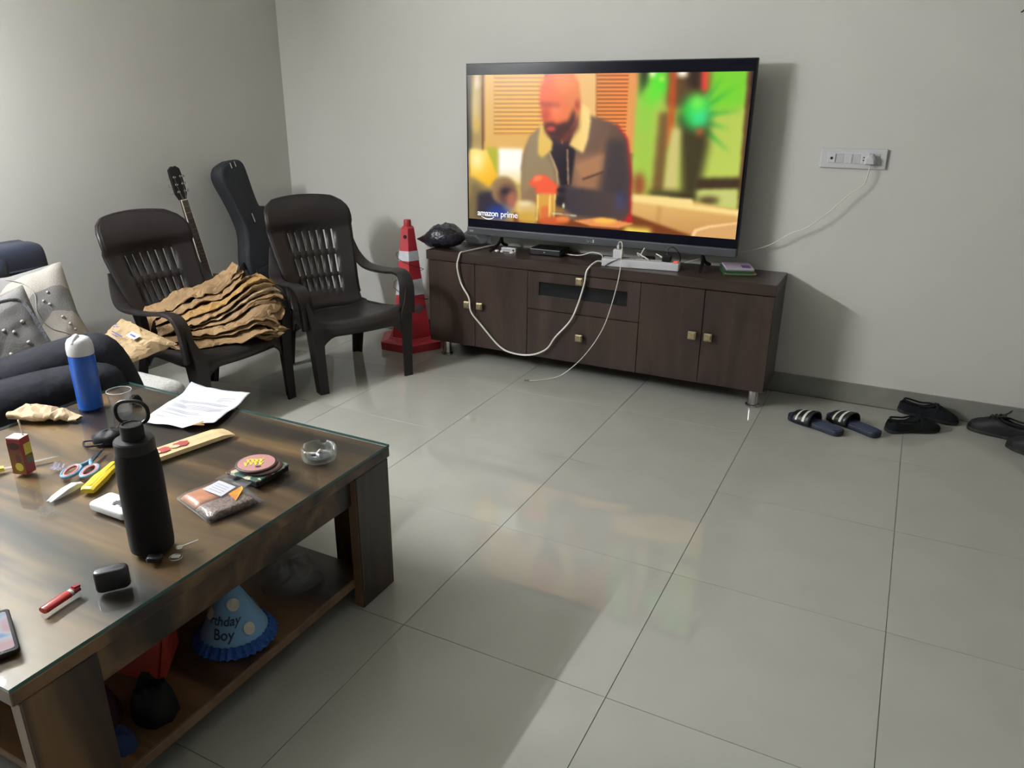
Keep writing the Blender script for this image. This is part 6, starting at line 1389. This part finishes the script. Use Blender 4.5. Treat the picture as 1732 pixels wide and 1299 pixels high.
slide((0.965, 0.762, 0), (0.732, 0.880, 0), 'navy slide sandal with two white stripes nearer the cabinet', 1)
slide((1.108, 0.815, 0), (0.888, 0.960, 0), 'navy slide sandal with two white stripes nearer the loafers', -1)
def shoe(name, heel, toe, label, mats, lace=False, tilt=0.0, group=None, hz=0.0, s=1, height=0.062):
    h, t_ = Vector(heel), Vector(toe); d = t_ - h; L = d.length; a = math.atan2(d.y, d.x); c = (h + t_) / 2
    t = thing(name, label, 'shoe', (c.x, c.y, hz), group=group, rot=(0, tilt, a))
    o = sole_outline(L, s, 1.0)
    mk('sole', prism(o, 0.0005, 0.016, 0.003), mats[0], t, local=True, auto=40)
    # upper: lofted sections along the foot; open at the collar
    n = 24; xs_ = [-0.49, -0.44, -0.36, -0.24, -0.10, 0.0, 0.08, 0.18, 0.30, 0.40, 0.46, 0.485]
    hs = [0.050, 0.066, 0.066, 0.058, 0.056, 0.066, 0.070, 0.062, 0.048, 0.038, 0.028, 0.018]
    ws = [0.016, 0.027, 0.031, 0.032, 0.034, 0.037, 0.039, 0.042, 0.042, 0.036, 0.024, 0.010]
    opn = [0.0, 0.75, 0.80, 0.80, 0.80, 0.70, 0.0, 0, 0, 0, 0, 0]
    if lace: hs = [0.060, 0.074, 0.074, 0.070, 0.072, 0.078, 0.078, 0.068, 0.054, 0.044, 0.034, 0.022]
    k = height / 0.062; V, F = [], []
    for x, hh, w, op in zip(xs_, hs, ws, opn):
        for i in range(n):
            q = PI * i / (n - 1); cy2 = -math.cos(q)
            ex = 0.62
            z = 0.014 + (hh * k - 0.014) * math.sin(q) ** ex
            if op > 0 and abs(cy2) < op: z = 0.014 + (hh * k - 0.014) * math.sin(math.acos(-op)) ** ex - 0.020 * (1 - (abs(cy2) / op) ** 2)
            V.append((x * L, cy2 * w * (1.06), z))
    for j in range(len(xs_) - 1):
        for i in range(n - 1): F.append((j * n + i, j * n + i + 1, (j + 1) * n + i + 1, (j + 1) * n + i))
    F.append(tuple(range(n))); F.append(tuple((len(xs_) - 1) * n + i for i in range(n)))
    up = mk('upper', (V, F), mats[1], t, local=True, smooth=True)
    zc = lambda x: np.interp(x, xs_, hs) * k
    wc = lambda x: np.interp(x, xs_, ws)
    ring = [(x * L, sg * wc(x) * 0.78, 0.016 + (zc(x) - 0.014) * 0.74) for x, sg in ((-0.44, 0.4), (-0.40, 0.9), (-0.30, 1), (-0.15, 1), (-0.02, 0.95), (0.05, 0.4), (0.05, -0.4), (-0.02, -0.95), (-0.15, -1), (-0.30, -1), (-0.40, -0.9), (-0.44, -0.4))]
    ring = [(x, y, z + 0.006) for x, y, z in ring]
    mk('collar', tube(ring, 0.0042, 8, 3, closed=True), mats[2], up, local=True, smooth=True)
    mk('insole', prism([(q[0] * L, q[1]) for q in ((-0.42, -0.018), (-0.05, -0.022), (0.02, 0.0), (-0.05, 0.022), (-0.42, 0.018), (-0.45, 0.0))], 0.026 * k, 0.034 * k), M_black, t, local=True)
    if lace:
        mk('tongue', tube([(0.12 * L, 0, zc(0.12)), (0.04 * L, 0, zc(0.05) + 0.004), (-0.04 * L, 0, zc(0.0) + 0.028)], 1.0, 10, 5, flat=(0.003, 0.020), up=(0, 0, 1)), mats[1], t, local=True, smooth=True)
        for q in range(4):
            x = 0.02 + q * 0.055; mk('lace', tube([(x * L, -0.022, zc(x) * 0.93), ((x + 0.015) * L, 0, zc(x) + 0.006), ((x + 0.03) * L, 0.022, zc(x + 0.03) * 0.93)], 0.0024, 6, 4), M_black, t, local=True, smooth=True)
    else: mk('vamp_strap', tube([(0.09 * L, -wc(0.09) * 0.98, 0.030), (0.085 * L, -wc(0.09) * 0.7, zc(0.09) * 0.86), (0.08 * L, 0, zc(0.08) + 0.002), (0.085 * L, wc(0.09) * 0.7, zc(0.09) * 0.86), (0.09 * L, wc(0.09) * 0.98, 0.030)], 1.0, 8, 5, flat=(0.0025, 0.009), up=(0, 0, 1)), mats[2], t, local=True, smooth=True)
M_canvas = mat('black_canvas', (0.008, 0.009, 0.011), spec=0.2, rough=0.85, var=0.2, bump=0.3, bscale=260); M_soleb = mat('black_sole', (0.013, 0.014, 0.015), rough=0.7, bump=0.1)
M_leather = mat('worn_black_leather', (0.008, 0.0072, 0.008), spec=0.3, rough=0.55, var=0.35, vscale=18, bump=0.15, bscale=90)
shoe('loafer', (1.132, 0.905, 0), (1.338, 1.040, 0), 'black canvas loafer standing flat in front of its pair', (M_soleb, M_canvas, M_canvas), group='black slip-on loafers')
shoe('loafer', (1.163, 1.105, 0), (1.418, 1.150, 0), 'black canvas loafer against the skirting with its heel raised', (M_soleb, M_canvas, M_canvas), group='black slip-on loafers', tilt=0.13, hz=0.018)
shoe('lace_up_shoe', (1.715, 1.045, 0), (1.450, 1.135, 0), 'scuffed black lace-up shoe with its toe towards the loafers', (M_soleb, M_leather, M_leather), lace=True, group='black lace-up shoes', height=0.072)
shoe('lace_up_shoe', (1.800, 0.835, 0), (1.592, 0.998, 0), 'black lace-up shoe nearest the tiles in the middle of the room', (M_soleb, M_leather, M_leather), lace=True, group='black lace-up shoes', height=0.070, s=-1)
# hook of a wall hanger above the shoes
t = thing('wall_hanger', 'small grey metal wall hanger with curled hooks above the shoes', 'hanger', (1.345, YB, 1.69))
mk('rail', box(1.330, 1.470, YB - 0.008, YB - 0.0005, 1.715, 1.745, 0.002), M_grey, t)
for k in range(3): mk('hook', tube([(1.337 + k * 0.05, YB - 0.006, 1.73), (1.332 + k * 0.05, YB - 0.016, 1.705), (1.325 + k * 0.05, YB - 0.022, 1.695), (1.319 + k * 0.05, YB - 0.030, 1.690)], 0.003, 7, 5), M_grey, t, smooth=True)
